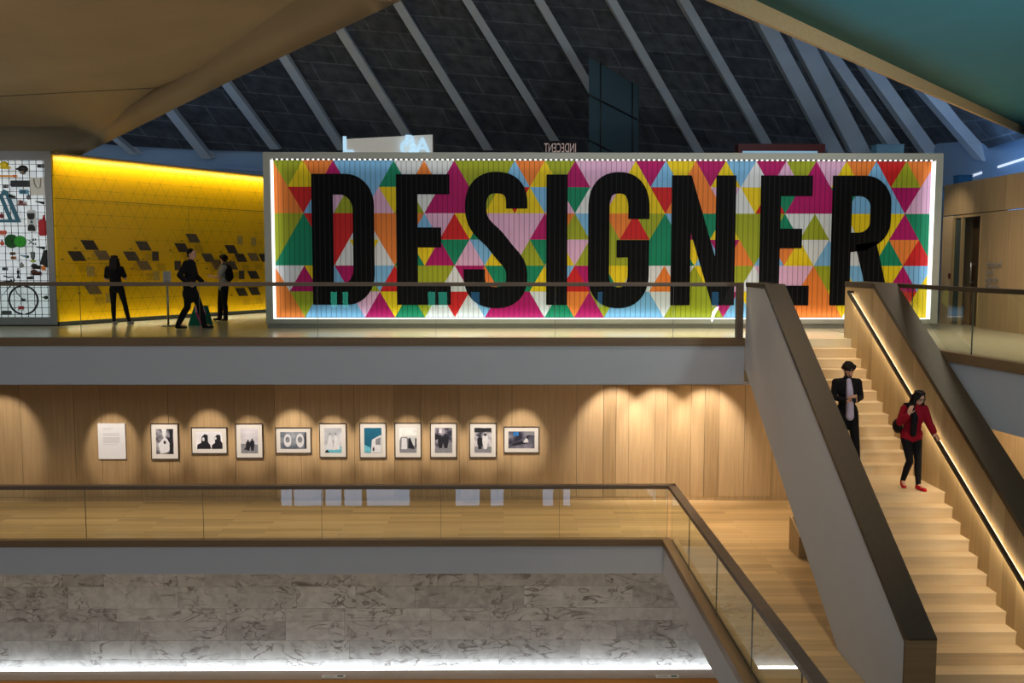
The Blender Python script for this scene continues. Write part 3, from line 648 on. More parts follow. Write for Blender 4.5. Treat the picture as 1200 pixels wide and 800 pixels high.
def tote(o, S):
    part(o, 'bag', C('canvas_white', 214, 212, 204, .8), lambda bm: prism(bm, [(-8.5*S, 0, 10*S), (8*S, 0, 10*S), (8.6*S, 0, -10*S), (-8.2*S, 0, -10.5*S)], (0, -.05, 0)))
    part(o, 'handle', C('canvas_shadow', 150, 146, 136, .8), lambda bm: tube(bm, [(-3.6*S, -.06, 9*S), (-3.4*S, -.06, 4*S), (-1.5*S, -.06, -1*S), (1*S, -.06, -3*S), (3.2*S, -.06, -1*S), (4.2*S, -.06, 4*S), (4.4*S, -.06, 9*S)], .012, 6))
hang('tote_bag', 'white canvas tote bag with looped handle on the lit grid', 'bag', 43.5, 218, tote)
def trestle(o, S):
    m_ = C('teal_steel', 52, 108, 128)
    part(o, 'frame', m_, lambda bm: (prism(bm, [(2*S, 0, 19*S), (7*S, 0, 17*S), (21*S, 0, -19*S), (16*S, 0, -19*S)], (0, -.04, 0)), prism(bm, [(-4*S, 0, 14*S), (0, 0, 14*S), (12*S, 0, -19*S), (8*S, 0, -19*S)], (0, -.04, 0))))
    part(o, 'brace', m_, lambda bm: box(bm, (-4*S, -.035, -19*S), (19*S, 0, -16*S)))
    part(o, 'hinge_plate', m_, lambda bm: box(bm, (0, -.045, 12*S), (8*S, -.01, 17*S)))
hang('trestle', 'teal blue A shaped trestle hung on the left of the grid', 'trestle', 1.5, 241, trestle)
def shoe(o, S, m1, m2, f=1):
    part(o, 'upper', m1, lambda bm: (ico(bm, (-1.5*S*f, -.04, .3*S), 3.6*S, 2, scale=(1, .6, .75)), ico(bm, (2.6*S*f, -.04, -.6*S), 3.4*S, 2, scale=(1.2, .6, .5))))
    part(o, 'sole', m2, lambda bm: box(bm, (-5*S, -.08, -3*S), (6.4*S, 0, -2.1*S), bev=.006))
hang('clog', 'small black clog hung left of the striped trainer', 'shoe', 14.5, 230, lambda o, S: shoe(o, S*.75, K, C('grey_sole', 110, 110, 110)))
def sneaker(o, S):
    shoe(o, S, C('trainer_white', 205, 195, 190), C('trainer_red', 130, 30, 34))
    part(o, 'stripe', C('trainer_red', 130, 30, 34), lambda bm: [box(bm, ((-1+1.6*k)*S, -.10, -1.6*S), ((-.3+1.6*k)*S, -.07, 1.8*S)) for k in range(3)])
hang('trainer', 'white trainer with dark red stripes hung below the tote bag', 'shoe', 24.5, 237, sneaker)
def hourglass(o, S):
    part(o, 'case', C('case_white', 215, 220, 220), lambda bm: box(bm, (-5*S, -.02, -12*S), (5*S, 0, 13*S), bev=.02))
    part(o, 'upper_cup', K, lambda bm: prism(bm, [(-4*S, -.02, 9*S), (4*S, -.02, 9*S), (3.4*S, -.02, 4*S), (1.5*S, -.02, 2*S), (-1.5*S, -.02, 2*S), (-3.4*S, -.02, 4*S)], (0, -.05, 0)))
    part(o, 'lower_cup', K, lambda bm: prism(bm, [(-4*S, -.02, -11*S), (4*S, -.02, -11*S), (3.4*S, -.02, -6*S), (1.5*S, -.02, -4*S), (-1.5*S, -.02, -4*S), (-3.4*S, -.02, -6*S)], (0, -.05, 0)))
    part(o, 'hinge', C('teal_dot', 60, 100, 110), lambda bm: ico(bm, (0, -.03, -.8*S), 1.4*S, 2))
hang('headphones', 'white case with two black ear cups hung mid grid', 'headphones', 36, 259, hourglass)
def bottle(o, S):
    part(o, 'body', C('signal_red', 176, 16, 28), lambda bm: box(bm, (-4.3*S, -.07, -10*S), (4.3*S, 0, 8.5*S), bev=.02))
    part(o, 'neck', C('signal_red', 176, 16, 28), lambda bm: tube(bm, [(1.6*S, -.03, 8*S), (2*S, -.03, 14*S)], [.04, .02], 8))
hang('hot_water_bottle', 'bright red hot water bottle at the right edge of the lit grid', 'bottle', 49.3, 266, bottle)
def disc(o, S, r, m_): part(o, 'plate', m_, lambda bm: lathe(bm, [(r*S*.9, -.05), (r*S, -.03), (r*S, 0)], (0, 0, 0), 28, axis='Y')); part(o, 'hub', m_, lambda bm: lathe(bm, [(r*S*.2, -.065), (r*S*.25, -.05)], (0, 0, 0), 14, axis='Y'))
hang('bowl', 'dark green round bowl hung on the left of the pair', 'bowl', 12.5, 282.5, lambda o, S: disc(o, S, 8, C('bottle_green', 14, 84, 22)))
hang('bowl', 'bright green round bowl hung right of the dark green one', 'bowl', 24.5, 283, lambda o, S: disc(o, S, 6.8, C('leaf_green', 40, 160, 30)))
def scissors(o, S):
    part(o, 'blade', C('steel_grey', 110, 115, 120), lambda bm: (tube(bm, [(-4*S, -.02, -3*S), (2*S, -.02, 2*S)], .012, 6), tube(bm, [(-4*S, -.02, 2*S), (2*S, -.02, -3*S)], .012, 6)))
    part(o, 'handle', K, lambda bm: (tube(bm, [(3*S+1.4*S*cos(a), -.02, 2.4*S+1.4*S*sin(a)) for a in [k*pi/4 for k in range(9)]], .012, 6), tube(bm, [(3*S+1.4*S*cos(a), -.02, -2.6*S+1.4*S*sin(a)) for a in [k*pi/4 for k in range(9)]], .012, 6)))
hang('scissors', 'black handled scissors hung right of the green bowls', 'scissors', 36.5, 283, scissors)
hang('brush', 'coral red hand brush hung at the far left edge', 'brush', 2.5, 272, lambda o, S: (b_(o, S, 8, 4, C('coral', 220, 96, 70)), part(o, 'bristles', C('coral_pale', 230, 170, 150), lambda bm: box(bm, (-3*S, -.04, -3.6*S), (3*S, -.01, -2*S)))))
def glassv(o, S):
    part(o, 'bowl', C('smoke_glass', 110, 120, 118), lambda bm: lathe(bm, [(1*S, -6*S), (2.4*S, -2*S), (2.6*S, 4*S)], (0, -.06, 0), 14))
    part(o, 'base', C('lime_glass', 190, 215, 80), lambda bm: lathe(bm, [(3.2*S, -8*S), (2.6*S, -6*S), (1*S, -5.6*S)], (0, -.06, 0), 14))
hang('goblet', 'smoky glass goblet with lime green foot on the lit grid', 'glass', 38.5, 299, glassv)
hang('table_lamp', 'black lamp with triangular shade hung at the right edge of the grid', 'lamp', 52.2, 302, lambda o, S: (part(o, 'shade', K, lambda bm: prism(bm, [(-1*S, 0, 9*S), (2*S, 0, 9*S), (2*S, 0, -8*S), (-6*S, 0, -8*S)], (0, -.06, 0))), part(o, 'base', K, lambda bm: box(bm, (-3*S, -.04, -10.5*S), (2*S, 0, -8*S)))))
def shoes2(o, S): shoe(o, S*1.15, C('brown_leather', 84, 44, 24), K)
hang('brogue', 'brown leather shoe hung sole up, lower of the pair', 'shoe', 41, 319, shoes2)
hang('brogue', 'black leather shoe hung above the brown one', 'shoe', 41.5, 312, lambda o, S: shoe(o, S*1.1, K, C('brown_leather', 84, 44, 24)))
hang('toy_star', 'small orange star shaped toy at the right edge of the grid', 'toy', 52.3, 314, lambda o, S: part(o, 'star', C('toy_orange', 232, 130, 30), lambda bm: prism(bm, [(min(1.6*S, (4 if k % 2 == 0 else 2)*S*sin(k*pi/5)), 0, (4 if k % 2 == 0 else 2)*S*cos(k*pi/5)) for k in range(10)], (0, -.04, 0))))
hang('pepper_mill', 'black waisted pepper mill hung left of the shoes', 'mill', 21, 321, lambda o, S: (part(o, 'body', K, lambda bm: lathe(bm, [(2*S, -5*S), (.7*S, -1*S), (1.6*S, 3*S), (.5*S, 5*S)], (0, -.05, 0), 14)), part(o, 'knob', C('steel_grey', 110, 115, 120), lambda bm: ico(bm, (0, -.05, 6*S), .9*S))))
hang('stapler', 'small black stapler hung under the brown shoe', 'stapler', 34.5, 326, lambda o, S: (b_(o, S, 7, 2.6, K), part(o, 'arm', K, lambda bm: prism(bm, [(-3.5*S, 0, 1.6*S), (3.5*S, 0, 2.8*S), (3.5*S, 0, 1.4*S), (-3.5*S, 0, 1.2*S)], (0, -.04, 0)))))
hang('roller_skate', 'small red roller skate hung inside the bicycle wheel', 'skate', 24, 360.5, lambda o, S: (b_(o, S, 6.5, 3.6, C('skate_red', 200, 50, 56)), part(o, 'wheel', C('skate_wheel', 220, 200, 200), lambda bm: [lathe(bm, [(1.1*S, -.07), (1.1*S, -.03)], (s*2.2*S, 0, -2.2*S), 10, axis='Y') for s in (-1, 1)])))
hang('toaster', 'grey metal toaster hung at the bottom left of the grid', 'toaster', 7, 366.5, lambda o, S: (b_(o, S, 11, 5, C('toaster_grey', 92, 96, 98)), part(o, 'slot', K, lambda bm: box(bm, (-4*S, -.055, 1*S), (4*S, -.05, 1.6*S)))))
hang('secateurs', 'dark green garden secateurs hung right of the bicycle wheel', 'secateurs', 53.3, 348.5, lambda o, S: (part(o, 'handle', C('forest', 30, 48, 26), lambda bm: ico(bm, (0, -.03, 0), 2.8*S, 2, scale=(1, .5, .8))), part(o, 'blade', C('steel_grey', 110, 115, 120), lambda bm: tube(bm, [(-2*S, -.03, 0), (-5*S, -.03, .6*S)], [.02, .006], 6))))
small = [(33, 231, 'wristwatch', 'steel wristwatch hung right of the black clog', 'watch', (90, 96, 98)), (46.5, 237, 'comb', 'dark comb hung under the tote bag', 'comb', (40, 40, 44)), (1.5, 253, 'kitchen_timer', 'dark red kitchen timer hung at the far left inside the teal trestle', 'timer', (120, 14, 30)),
         (2, 285, 'purse', 'coral purse hung left of the dark green bowl', 'purse', (220, 90, 60)), (14, 297, 'card_case', 'brown card case hung under the green bowls', 'case', (120, 84, 60)), (27, 300, 'pocket_torch', 'pale blue pocket torch hung left of the goblet', 'torch', (120, 160, 180)),
         (25, 311, 'sugar_jar', 'pale grey sugar jar hung above the pepper mill', 'jar', (150, 156, 152)), (5, 315, 'tape_dispenser', 'grey tape dispenser hung at the left above the bicycle', 'dispenser', (100, 108, 110)), (46, 290, 'pen', 'black pen hung slanting under the scissors', 'pen', (24, 24, 28)), (15, 302, 'matchbox', 'small orange matchbox hung above the tape dispenser', 'matchbox', (190, 110, 60))]
for i, (px, py, nm, lb, ct, c) in enumerate(small):
    def bd(o, S, i=i, c=c, nm=nm):
        m_ = C('small_%s_paint' % nm, *c)
        if nm in ('pen', 'comb', 'pocket_torch'): part(o, 'barrel', m_, lambda bm: tube(bm, [(-4*S, -.03, 1*S), (4*S, -.03, -.6*S)], [.012, .03], 8)); part(o, 'cap', K, lambda bm: tube(bm, [(4*S, -.03, -.6*S), (5.4*S, -.03, -.9*S)], .034, 8))
        elif nm in ('wristwatch', 'kitchen_timer', 'sugar_jar', 'purse'):
            part(o, 'body', m_, lambda bm: ico(bm, (0, -.04, 0), 2.6*S, 2, scale=(1, .5, 1.1))); part(o, 'top', K, lambda bm: lathe(bm, [(.8*S, 2.4*S), (.6*S, 3.8*S)], (0, -.04, 0), 10))
        else: b_(o, S, 6, 3.4, m_); part(o, 'flap', K, lambda bm: box(bm, (-1.4*S, -.06, -.6*S), (1.4*S, -.05, .6*S)))
    hang(nm, lb, ct, px, py, bd)
# bicycle hung on the grid
bk = aY(27, 351.5, 22.0); S = 22.0/FPX; Rw = 16.6*S
bike = empty('bicycle', (bk.x, 22.02, bk.z)); tag(bike, 'dark framed bicycle hung on the lit grid, front wheel to the right', 'bicycle')
tor = lambda cx_, r_: [(cx_+r_*cos(k*2*pi/40), 0, r_*sin(k*2*pi/40)) for k in range(41)]
def wheel(cx_):
    w = part(bike, 'wheel', K, lambda bm: tube(bm, tor(cx_, Rw), .022, 6, caps=False))
    part(w, 'spokes', C('spoke_grey', 120, 125, 125), lambda bm: [tube(bm, [(cx_, 0, 0), (cx_+Rw*cos(k*pi/8), 0, Rw*sin(k*pi/8))], .002, 3) for k in range(16)])
    part(w, 'hub', K, lambda bm: lathe(bm, [(.03, -.05), (.03, .05)], (cx_, 0, 0), 10, axis='Y'))
wheel(0); wheel(-1.02)
part(bike, 'frame', C('bike_dark', 36, 40, 42), lambda bm: (tube(bm, [(-.27, 0, .48), (-.24, 0, .38), (-.60, 0, -.02), (-.78, 0, .45)], .02, 8), tube(bm, [(-.26, 0, .44), (-.75, 0, .38)], .018, 8), tube(bm, [(-.60, 0, -.02), (-1.02, 0, 0), (-.76, 0, .38)], .014, 8)))
part(bike, 'fork', C('bike_steel', 130, 134, 132), lambda bm: tube(bm, [(-.24, 0, .38), (-.14, 0, .16), (0, 0, 0)], .014, 8))
part(bike, 'handlebar', K, lambda bm: tube(bm, [(-.42, -.02, .56), (-.30, -.02, .52), (-.20, -.03, .54), (-.16, -.05, .46), (-.24, -.05, .38)], .016, 8))
part(bike, 'saddle', K, lambda bm: ico(bm, (-.79, 0, .48), .12, 2, scale=(1, .5, .25)))

# ------------------------------------------------------------------ roof: dark coffered far slope with ribs
ribs = [((156, 181), (132, 161), 11), ((242, 186), (197, 129), 16), ((322, 175), (263, 97), 15), ((401, 176), (330, 65), 15), ((487, 176), (397, 34), 15), ((572, 176), (464, 2), 15), ((650, 165), (547, 0), 15),
        ((737, 180), (632, 0), 15), ((820, 179), (717, 0), 15), ((900, 170), (802, 0), 16), ((980, 179), (897, 25), 22), ((1010, 179), (940, 45), 26), ((1050, 172), (971, 57), 17), ((1110, 203), (1022, 80), 20), ((1162, 189), (1095, 112), 22)]
def Yd(py, px=600):
    return 33-(180-py)*.040-min(14, max(0, px-960)**2*.00016)
def contour(px):
    K_ = [(0, 158), (60, 162), (156, 172), (242, 176), (322, 178), (400, 182), (600, 188), (1000, 196), (1060, 194), (1110, 188), (1162, 171), (1200, 157), (1250, 140), (1400, 100)]
    for (a, b_), (c, d) in zip(K_, K_[1:]):
        if px <= c: return b_+(d-b_)*(px-a)/(c-a)
    return K_[-1][1]
def line_at(r_, py):
    (x0, y0), (x1, y1), w = r_; return x0+(py-y0)*(x1-x0)/(y1-y0)
PYS = [240, 200, 150, 100, 40, -40, -150, -230]
allr = [((60, 180), (30, 155), 10)]+ribs+[((1250, 190), (1180, 112), 20), ((1350, 190), (1280, 112), 20)]
bm = bmesh.new(); uv = bm.loops.layers.uv.new('UVMap'); grid = []
for i, r_ in enumerate(allr):
    rowv = []
    pb = contour(line_at(r_, contour(r_[0][0])))
    for j in range(len(PYS)):
        py = pb+(-230-pb)*j/(len(PYS)-1)
        x = line_at(r_, py); rowv.append(bm.verts.new(aY(x, py, Yd(py, x)+.5)))
    grid.append(rowv)
for i in range(len(grid)-1):
    for j in range(len(PYS)-1):
        f = bm.faces.new((grid[i][j], grid[i+1][j], grid[i+1][j+1], grid[i][j+1])); f.smooth = True
        for lp, (a, b2) in zip(f.loops, ((i, j), (i+1, j), (i+1, j+1), (i, j+1))): lp[uv].uv = (a*2.4, b2*1.65)
q = NT('dark_blockwork'); b = q.b
uvn = q.n('ShaderNodeUVMap', uv_map='UVMap')
br = q.n('ShaderNodeTexBrick'); br.inputs['Scale'].default_value = 1; br.inputs['Brick Width'].default_value = 1.7; br.inputs['Row Height'].default_value = .62; br.inputs['Mortar Size'].default_value = .018
br.inputs['Color1'].default_value = (.065, .069, .078, 1); br.inputs['Color2'].default_value = (.10, .104, .112, 1); br.inputs['Mortar'].default_value = (.17, .175, .19, 1)
mpp = q.n('ShaderNodeMapping'); mpp.inputs['Rotation'].default_value = (0, 0, .06); q.l(uvn.outputs[0], mpp.inputs[0]); q.l(mpp.outputs[0], br.inputs['Vector'])
nz = q.n('ShaderNodeTexNoise'); nz.inputs['Scale'].default_value = 3; nz.inputs['Detail'].default_value = 6; q.l(uvn.outputs[0], nz.inputs['Vector'])
mx = q.n('ShaderNodeMix', data_type='RGBA', blend_type='MULTIPLY'); mx.inputs[0].default_value = .8; q.l(br.outputs[0], mx.inputs[6]); 
mrr = q.n('ShaderNodeMapRange'); mrr.inputs[1].default_value = .3; mrr.inputs[2].default_value = .7; mrr.inputs[3].default_value = .5; mrr.inputs[4].default_value = 1.5; q.l(nz.outputs[0], mrr.inputs[0]); q.l(mrr.outputs[0], mx.inputs[7])
q.l(mx.outputs[2], b.inputs['Base Color']); b.inputs['Roughness'].default_value = .8
bmesh.ops.solidify(bm, geom=bm.faces[:], thickness=-.25) if False else None
struct(finish('ceiling', bm, q.m))
ordn = ['leftmost', 'second', 'third', 'fourth', 'fifth', 'sixth', 'seventh', 'eighth', 'ninth', 'tenth', 'eleventh', 'twelfth', 'thirteenth', 'fourteenth', 'rightmost']
for i, r_ in enumerate(ribs):
    w = r_[2]*(.74 if i < 10 else .88); bm = bmesh.new(); pys = [r_[0][1]+(-150-r_[0][1])*t_/14 for t_ in range(15)]
    A = []
    for py in pys:
        x = line_at(r_, py); Y_ = Yd(py, x); l_ = aY(x-w/2, py, Y_+.02); r2 = aY(x+w/2, py, Y_+.02)
        lo_l = aY(x-w/2+1, py, Y_+.02); A.append((l_, r2))
    dep = Vector((.22, .62, .10)) if i < 10 else Vector((-.1, .6, .1))
    # rib: front face strip plus a side cheek, tapering at its foot
    rings = []
    for k, (a, b2) in enumerate(A):
        nn = Vector((0, .55, .12))
        rings.append([a, b2, b2+nn, a+nn])
    tip = [p+Vector((0, .3, -.10)) for p in rings[0]]
    vs = [[bm.verts.new(p) for p in rg] for rg in rings]
    for k in range(len(vs)-1):
        for c in range(4): bm.faces.new((vs[k][c], vs[k][(c+1) % 4], vs[k+1][(c+1) % 4], vs[k+1][c]))
    bm.faces.new(vs[0]); bm.faces.new(vs[-1][::-1])
    o = finish('roof_rib', bm, M_rib)
    lb = {0: 'short pale concrete roof rib at far left, leftmost of the row', 14: 'stubby pale roof rib against the blue wall, rightmost of the row', 10: 'broad dull grey roof rib, left one of the touching pair', 11: 'broad pale roof rib, right one of the touching pair'}.get(i, 'slanting pale roof rib, %s of the row counting from the left' % ordn[i])
    tag(o, lb, 'roof beam', 'ribs under the dark far roof')

# perimeter walls behind
struct(bx('wall_back', (-30, 33.7, 0), (13.6, 33.9, 9.9), M_blue))
struct(bx('wall_right_outer', (13.6, 10, 3.9), (13.8, 33.9, 11.5), M_blue))
bm = bmesh.new()
for (a, b2) in (((1137, 208), (1151, 203.5)), ((1170, 197), (1205, 186))):
    for p, q_ in ((a, b2),):
        def ow(px, py):
            r = ray(px, py); o = Vector((0, 0, EYE)); n_ = Vector((1, 0, 0)); t = (Vector((13.6, 16, 0))-o).dot(n_)/r.dot(n_); return o+r*t-n_*.03
        P0, P1 = ow(*p), ow(*q_); h = .06
        prism(bm, [P0, P1, P1+Vector((0, 0, h)), P0+Vector((0, 0, h))], (.02, -.005, 0))
struct(finish('window_slit', bm, emis('daylight_slit', (.82, .9, 1), .75)))
bm = bmesh.new(); p0 = aY(252, 197, 33.5); p1 = aY(312, 202, 33.5); prism(bm, [p0, p1, p1+Vector((0, 0, .12)), p0+Vector((0, 0, .12))], (0, .05, 0)); struct(finish('trim_back_ledge', bm, mat('grey_blue_ledge', srgb(150, 170, 200), .7)))

# right gallery wall (oak) with glazed doorway
RX = 10.9; ZT = 7.30
cutsR = [7.0]; R = random.Random(9)
while cutsR[-1] < 20.6: cutsR.append(cutsR[-1]+R.uniform(.5, 1.1))
cutsR = [c for c in cutsR if c < 21.3]+[21.6]
boards('wall_right', (RX, 0, TOP+.002), (0, 1, 0), (0, 0, 1), cutsR, 6.53-TOP, .08, (1, 0, 0), M_wall, rnd=2, amp=.35)
boards('wall_right_upper', (RX, 0, 6.55), (0, 1, 0), (0, 0, 1), [7, 9, 11, 13, 15, 17, 19, 20.6, 22, 23.5], ZT-6.55, .08, (1, 0, 0), M_wall, rnd=8, amp=.35)
struct(bx('wall_right_return', (RX, 22.96, TOP+.002), (RX+.08, 23.5, 6.53), M_step))
dr = empty('door_1', (RX, 22.3, TOP)); dr['kind'] = 'structure'
bm = bmesh.new(); box(bm, (-.01, -.70, 2.56), (.1, .66, 2.615)); box(bm, (-.01, .60, .0), (.1, .66, 2.56)); box(bm, (-.01, .18, 0), (.06, .24, 2.56)); box(bm, (-.01, -.70, 0), (.1, -.66, 2.56)); finish('door_frame', bm, M_strip, dr)
bx('glass_panel', (.03, .24, .05), (.045, .60, 2.56), mat('dark_green_glass', (.07, .09, .07), .1), dr)
bx('door_leaf', (.25, -.66, .01), (.30, .18, 2.5), M_cap, dr)
bm = bmesh.new(); tube(bm, [(.18, .05, 1.0), (.18, .05, 1.5)], .018, 8); box(bm, (.18, .04, 1.02), (.25, .06, 1.05)); box(bm, (.18, .04, 1.45), (.25, .06, 1.48)); finish('door_handle', bm, mat('steel_handle', (.4, .4, .38), .3, .9), dr)
struct(bx('wall_right_recess', (RX+.4, 21.4, TOP), (RX+.5, 23.5, 6.6), M_strip))
# wall lettering
for k, s in enumerate(('channel', 'and', 'lygnan', 'lounge')):
    o = text('wall_lettering', s, .21, mat('raised_grey_letter', (.30, .26, .21), .4), None, .01, (RX-.02, 21.26, 5.30-k*.165), (pi/2, 0, -pi/2), 1)
    tag(o, 'raised grey word %s on the oak gallery wall, %s line' % (s, ('top', 'second', 'third', 'bottom')[k]), 'lettering', 'words on the oak gallery wall')
o = bx('fire_call_point', (RX-.02, 22.98, 5.02), (RX-.001, 23.08, 5.14), mat('call_red', (.12, .01, .01), .4), None, bev=.004); tag(o, 'small dark red fire call point on the wall beside the doorway', 'call point')

# things seen above the sign
sc_ = empty('projection_screen', aY(455, 180, 26.2)); tag(sc_, 'projection screen with pale blue overlapping letters above the left of the sign', 'screen')
bb = sc_.location
def rel(px, py, Y_): return aY(px, py, Y_)-bb
bm = bmesh.new(); prism(bm, [rel(402, 195, 25.8), rel(507, 195, 26.4), rel(507, 157.5, 26.4), rel(402, 163, 25.8)], (0, .05, 0)); finish('screen_surface', bm, emis('projected_beige', (.34, .30, .20), .5), sc_)
bm = bmesh.new(); p_ = rel(402, 180, 25.9); q_ = rel(507, 180, 26.5); zf = TOP-bb.z+.001; prism(bm, [Vector((p_.x, p_.y, zf)), Vector((q_.x, q_.y, zf)), Vector((q_.x, q_.y+.05, 0)), Vector((p_.x, p_.y+.05, 0))], (0, .12, 0)); finish('support_wall', bm, M_grey, sc_)
M_pb = emis('projected_pale_blue', (.42, .72, .92), .8)
for s, px, py, sz in (('L', 402.5, 178, .62), ('B', 474, 170.5, .48), ('C', 468.5, 179, .58), ('&', 479, 178, .40), ('A', 486, 177.5, .62)):
    p = rel(px, py, 26.05); text('projected_letter', s, sz, M_pb, sc_, .004, (p.x, p.y-.04+(px-455)*.004, p.z-.05), (pi/2, 0, .08), 1, 'LEFT', .018)
bm = bmesh.new(); P = lambda px, py: rel(px, py, 26.1)-Vector((0, .03, 0)); prism(bm, [P(418, 181), P(424, 181), P(434, 161.5), P(424, 162)], (0, .01, 0)); finish('projected_streak', bm, emis('projected_violet', (.30, .36, .62), .8), sc_)
bx('side_edge', rel(507.2, 195, 26.4), rel(508.6, 157.5, 26.45), mat('dark_brown_edge', (.05, .02, .01), .6), sc_)
nl = empty('mirrored_letters', aY(657, 172, 25.5)); tag(nl, 'reversed reflection of small orange letters above the middle of the sign', 'lettering')
M_ol = emis('dim_orange_letter', (.25, .09, .03), .5)  # reflected lettering drawn as faintly glowing letter meshes
t = text('letter_row', 'INDECENT', .34, M_ol, nl, .01, (.42, 0, -.14), (pi/2, 0, 0), -.52); t2 = text('letter_row', 'DESIGNS', .34, M_ol, nl, .01, (.42, 0, -.45), (pi/2, 0, 0), -.40)
gw = empty('glazed_screen', aY(718, 185, 27)); tag(gw, 'tall dark glazed screen with thin black bars rising behind the sign', 'glass screen'); bb2 = gw.location
def r2_(px, py): return aY(px, py, 26+(px-690)*.035)-bb2
q4 = NT('dark_teal_glass'); q4.b.inputs['Base Color'].default_value = (.045, .085, .10, 1); q4.b.inputs['Roughness'].default_value = .15
bm = bmesh.new(); prism(bm, [r2_(690, 195), r2_(748, 195), r2_(748, 101), r2_(690, 67)], (.02, .04, 0)); finish('glass', bm, q4.m, gw)
bm = bmesh.new()
for (a, b2) in (((703.5, 195), (703.5, 73)), ((741, 195), (741, 96)), ((690, 111), (748, 141)), ((690, 164), (748, 194))):
    tube(bm, [r2_(*a)-Vector((0, .03, 0)), r2_(*b2)-Vector((0, .03, 0))], .022, 6)
finish('bars', bm, K, gw)
ds = empty('display_monitor', aY(912, 180, 24.5)); tag(ds, 'low dark red boxed monitor glowing blue above the right of the sign', 'monitor'); bb3 = ds.location
bm = bmesh.new(); box(bm, aY(865, 190, 24.5)-bb3, aY(961, 170.8, 24.9)-bb3); finish('housing', bm, mat('dark_red_housing', (.10, .008, .01), .5), ds)
bm = bmesh.new(); box(bm, aY(870, 190, 24.48)-bb3, aY(958, 177, 24.49)-bb3); finish('screen', bm, emis('monitor_blue', (.05, .35, .6), .5), ds)
for (px0, px1, py0, py1, Y_, lb) in ((1027, 1052, 190, 172, 24.5, 'small pale blue box standing behind the top of the sign'), (1122, 1134, 216, 207, 21.0, 'small bright blue box on top of the oak gallery wall')):
    a, b2 = aY(px0, py0, Y_), aY(px1, py1, Y_+.4)
    if Y_ == 21.0: a = Vector((11.02, 23.0, 7.301)); b2 = Vector((11.35, 23.3, 7.5))
    base = Vector(((a.x+b2.x)/2, a.y, a.z)); o = empty('storage_box', base); tag(o, lb, 'box')
    bx('body', a-base, b2-base, mat('blue_box_%d' % px0, srgb(110, 160, 190) if px0 == 1027 else srgb(40, 110, 170), .6), o, bev=.01); bx('lid', (a.x-base.x-.01, -.01, b2.z-base.z), (b2.x-base.x+.01, b2.y-base.y+.01, b2.z-base.z+.02), mat('blue_box_%d' % px0, srgb(110, 160, 190), .6), o)
bx_ = struct(bx('wall_right_top', (RX+.08, 7, 7.28), (RX+2.7, 28, 7.30), M_blue))

# ------------------------------------------------------------------ foreground roof shells
def shell(name, verts, tris, m_, cuts_=4, thick=.25, sub=True):
    bm = bmesh.new(); vs = [bm.verts.new(v) for v in verts]
    for t in tris: bm.faces.new([vs[i] for i in t])
    bmesh.ops.triangulate(bm, faces=bm.faces[:])
    bmesh.ops.subdivide_edges(bm, edges=bm.edges[:], cuts=cuts_, use_grid_fill=True)
    for i in range(2): bmesh.ops.smooth_vert(bm, verts=bm.verts[:], factor=.5)
    for f in bm.faces: f.smooth = True
    return bm
V = [aY(-120, 205, 25.5), aY(95, 182, 24.2), aY(262, 99, 19.5), aY(465, 3, 14.3), aY(640, -85, 10.5), aY(215, 101, 21.2), aY(345, 3, 16.2), aY(500, -110, 11.5), aY(-10, 113, 21.2), aY(-120, 122, 21.2), aY(-10, 50, 16.6), aY(180, 30, 16.4), aY(-120, -110, 9.5), aY(200, -140, 9.5)]
bm = bmesh.new(); vs = [bm.verts.new(v) for v in V]
F = [(0, 1, 5, 8), (0, 8, 9), (1, 2, 5), (5, 2, 3, 6), (6, 3, 4, 7), (9, 8, 10), (8, 5, 11, 10), (5, 6, 11), (9, 10, 12), (10, 11, 13, 12), (11, 6, 7, 13)]
for t in F: bm.faces.new([vs[i] for i in t])
bmesh.ops.triangulate(bm, faces=bm.faces[:])
crease = {(5, 8), (5, 6), (6, 7), (5, 2)}
bmesh.ops.subdivide_edges(bm, edges=bm.edges[:], cuts=5, use_grid_fill=True)
inner = [v for v in bm.verts if not v.is_boundary]
keep = []
def near_seg(p, a, b2): 
    ab_ = b2-a; t = max(0, min(1, (p-a).dot(ab_)/ab_.length_squared)); return (p-(a+ab_*t)).length
for v in inner:
    if min(near_seg(v.co, V[a], V[b2]) for a, b2 in ((5, 8), (5, 6), (6, 7), (1, 5))) > .05: keep.append(v)
for i in range(5): bmesh.ops.smooth_vert(bm, verts=keep, factor=.5)
for f in bm.faces: f.smooth = True
g0 = bmesh.ops.extrude_face_region(bm, geom=bm.faces[:])
for v in g0['geom']:
    if isinstance(v, bmesh.types.BMVert): v.co += Vector((-.55, .25, .35))
struct(finish('ceiling_concrete_shell', bm, M_conc))
# creases of the shell: their shade painted as thin dark tubes
bm = bmesh.new()
for a, b2 in ((5, 6), (6, 7)): tube(bm, [V[a]+Vector((0, -.0, .0)), V[b2]], .012, 4)
tube(bm, [V[5], aY(228, 109, 21.0)], .012, 4); tube(bm, [V[5], V[8]], .012, 4)
struct(finish('trim_shell_crease', bm, mat('crease_shade', (.06, .045, .03), .9)))

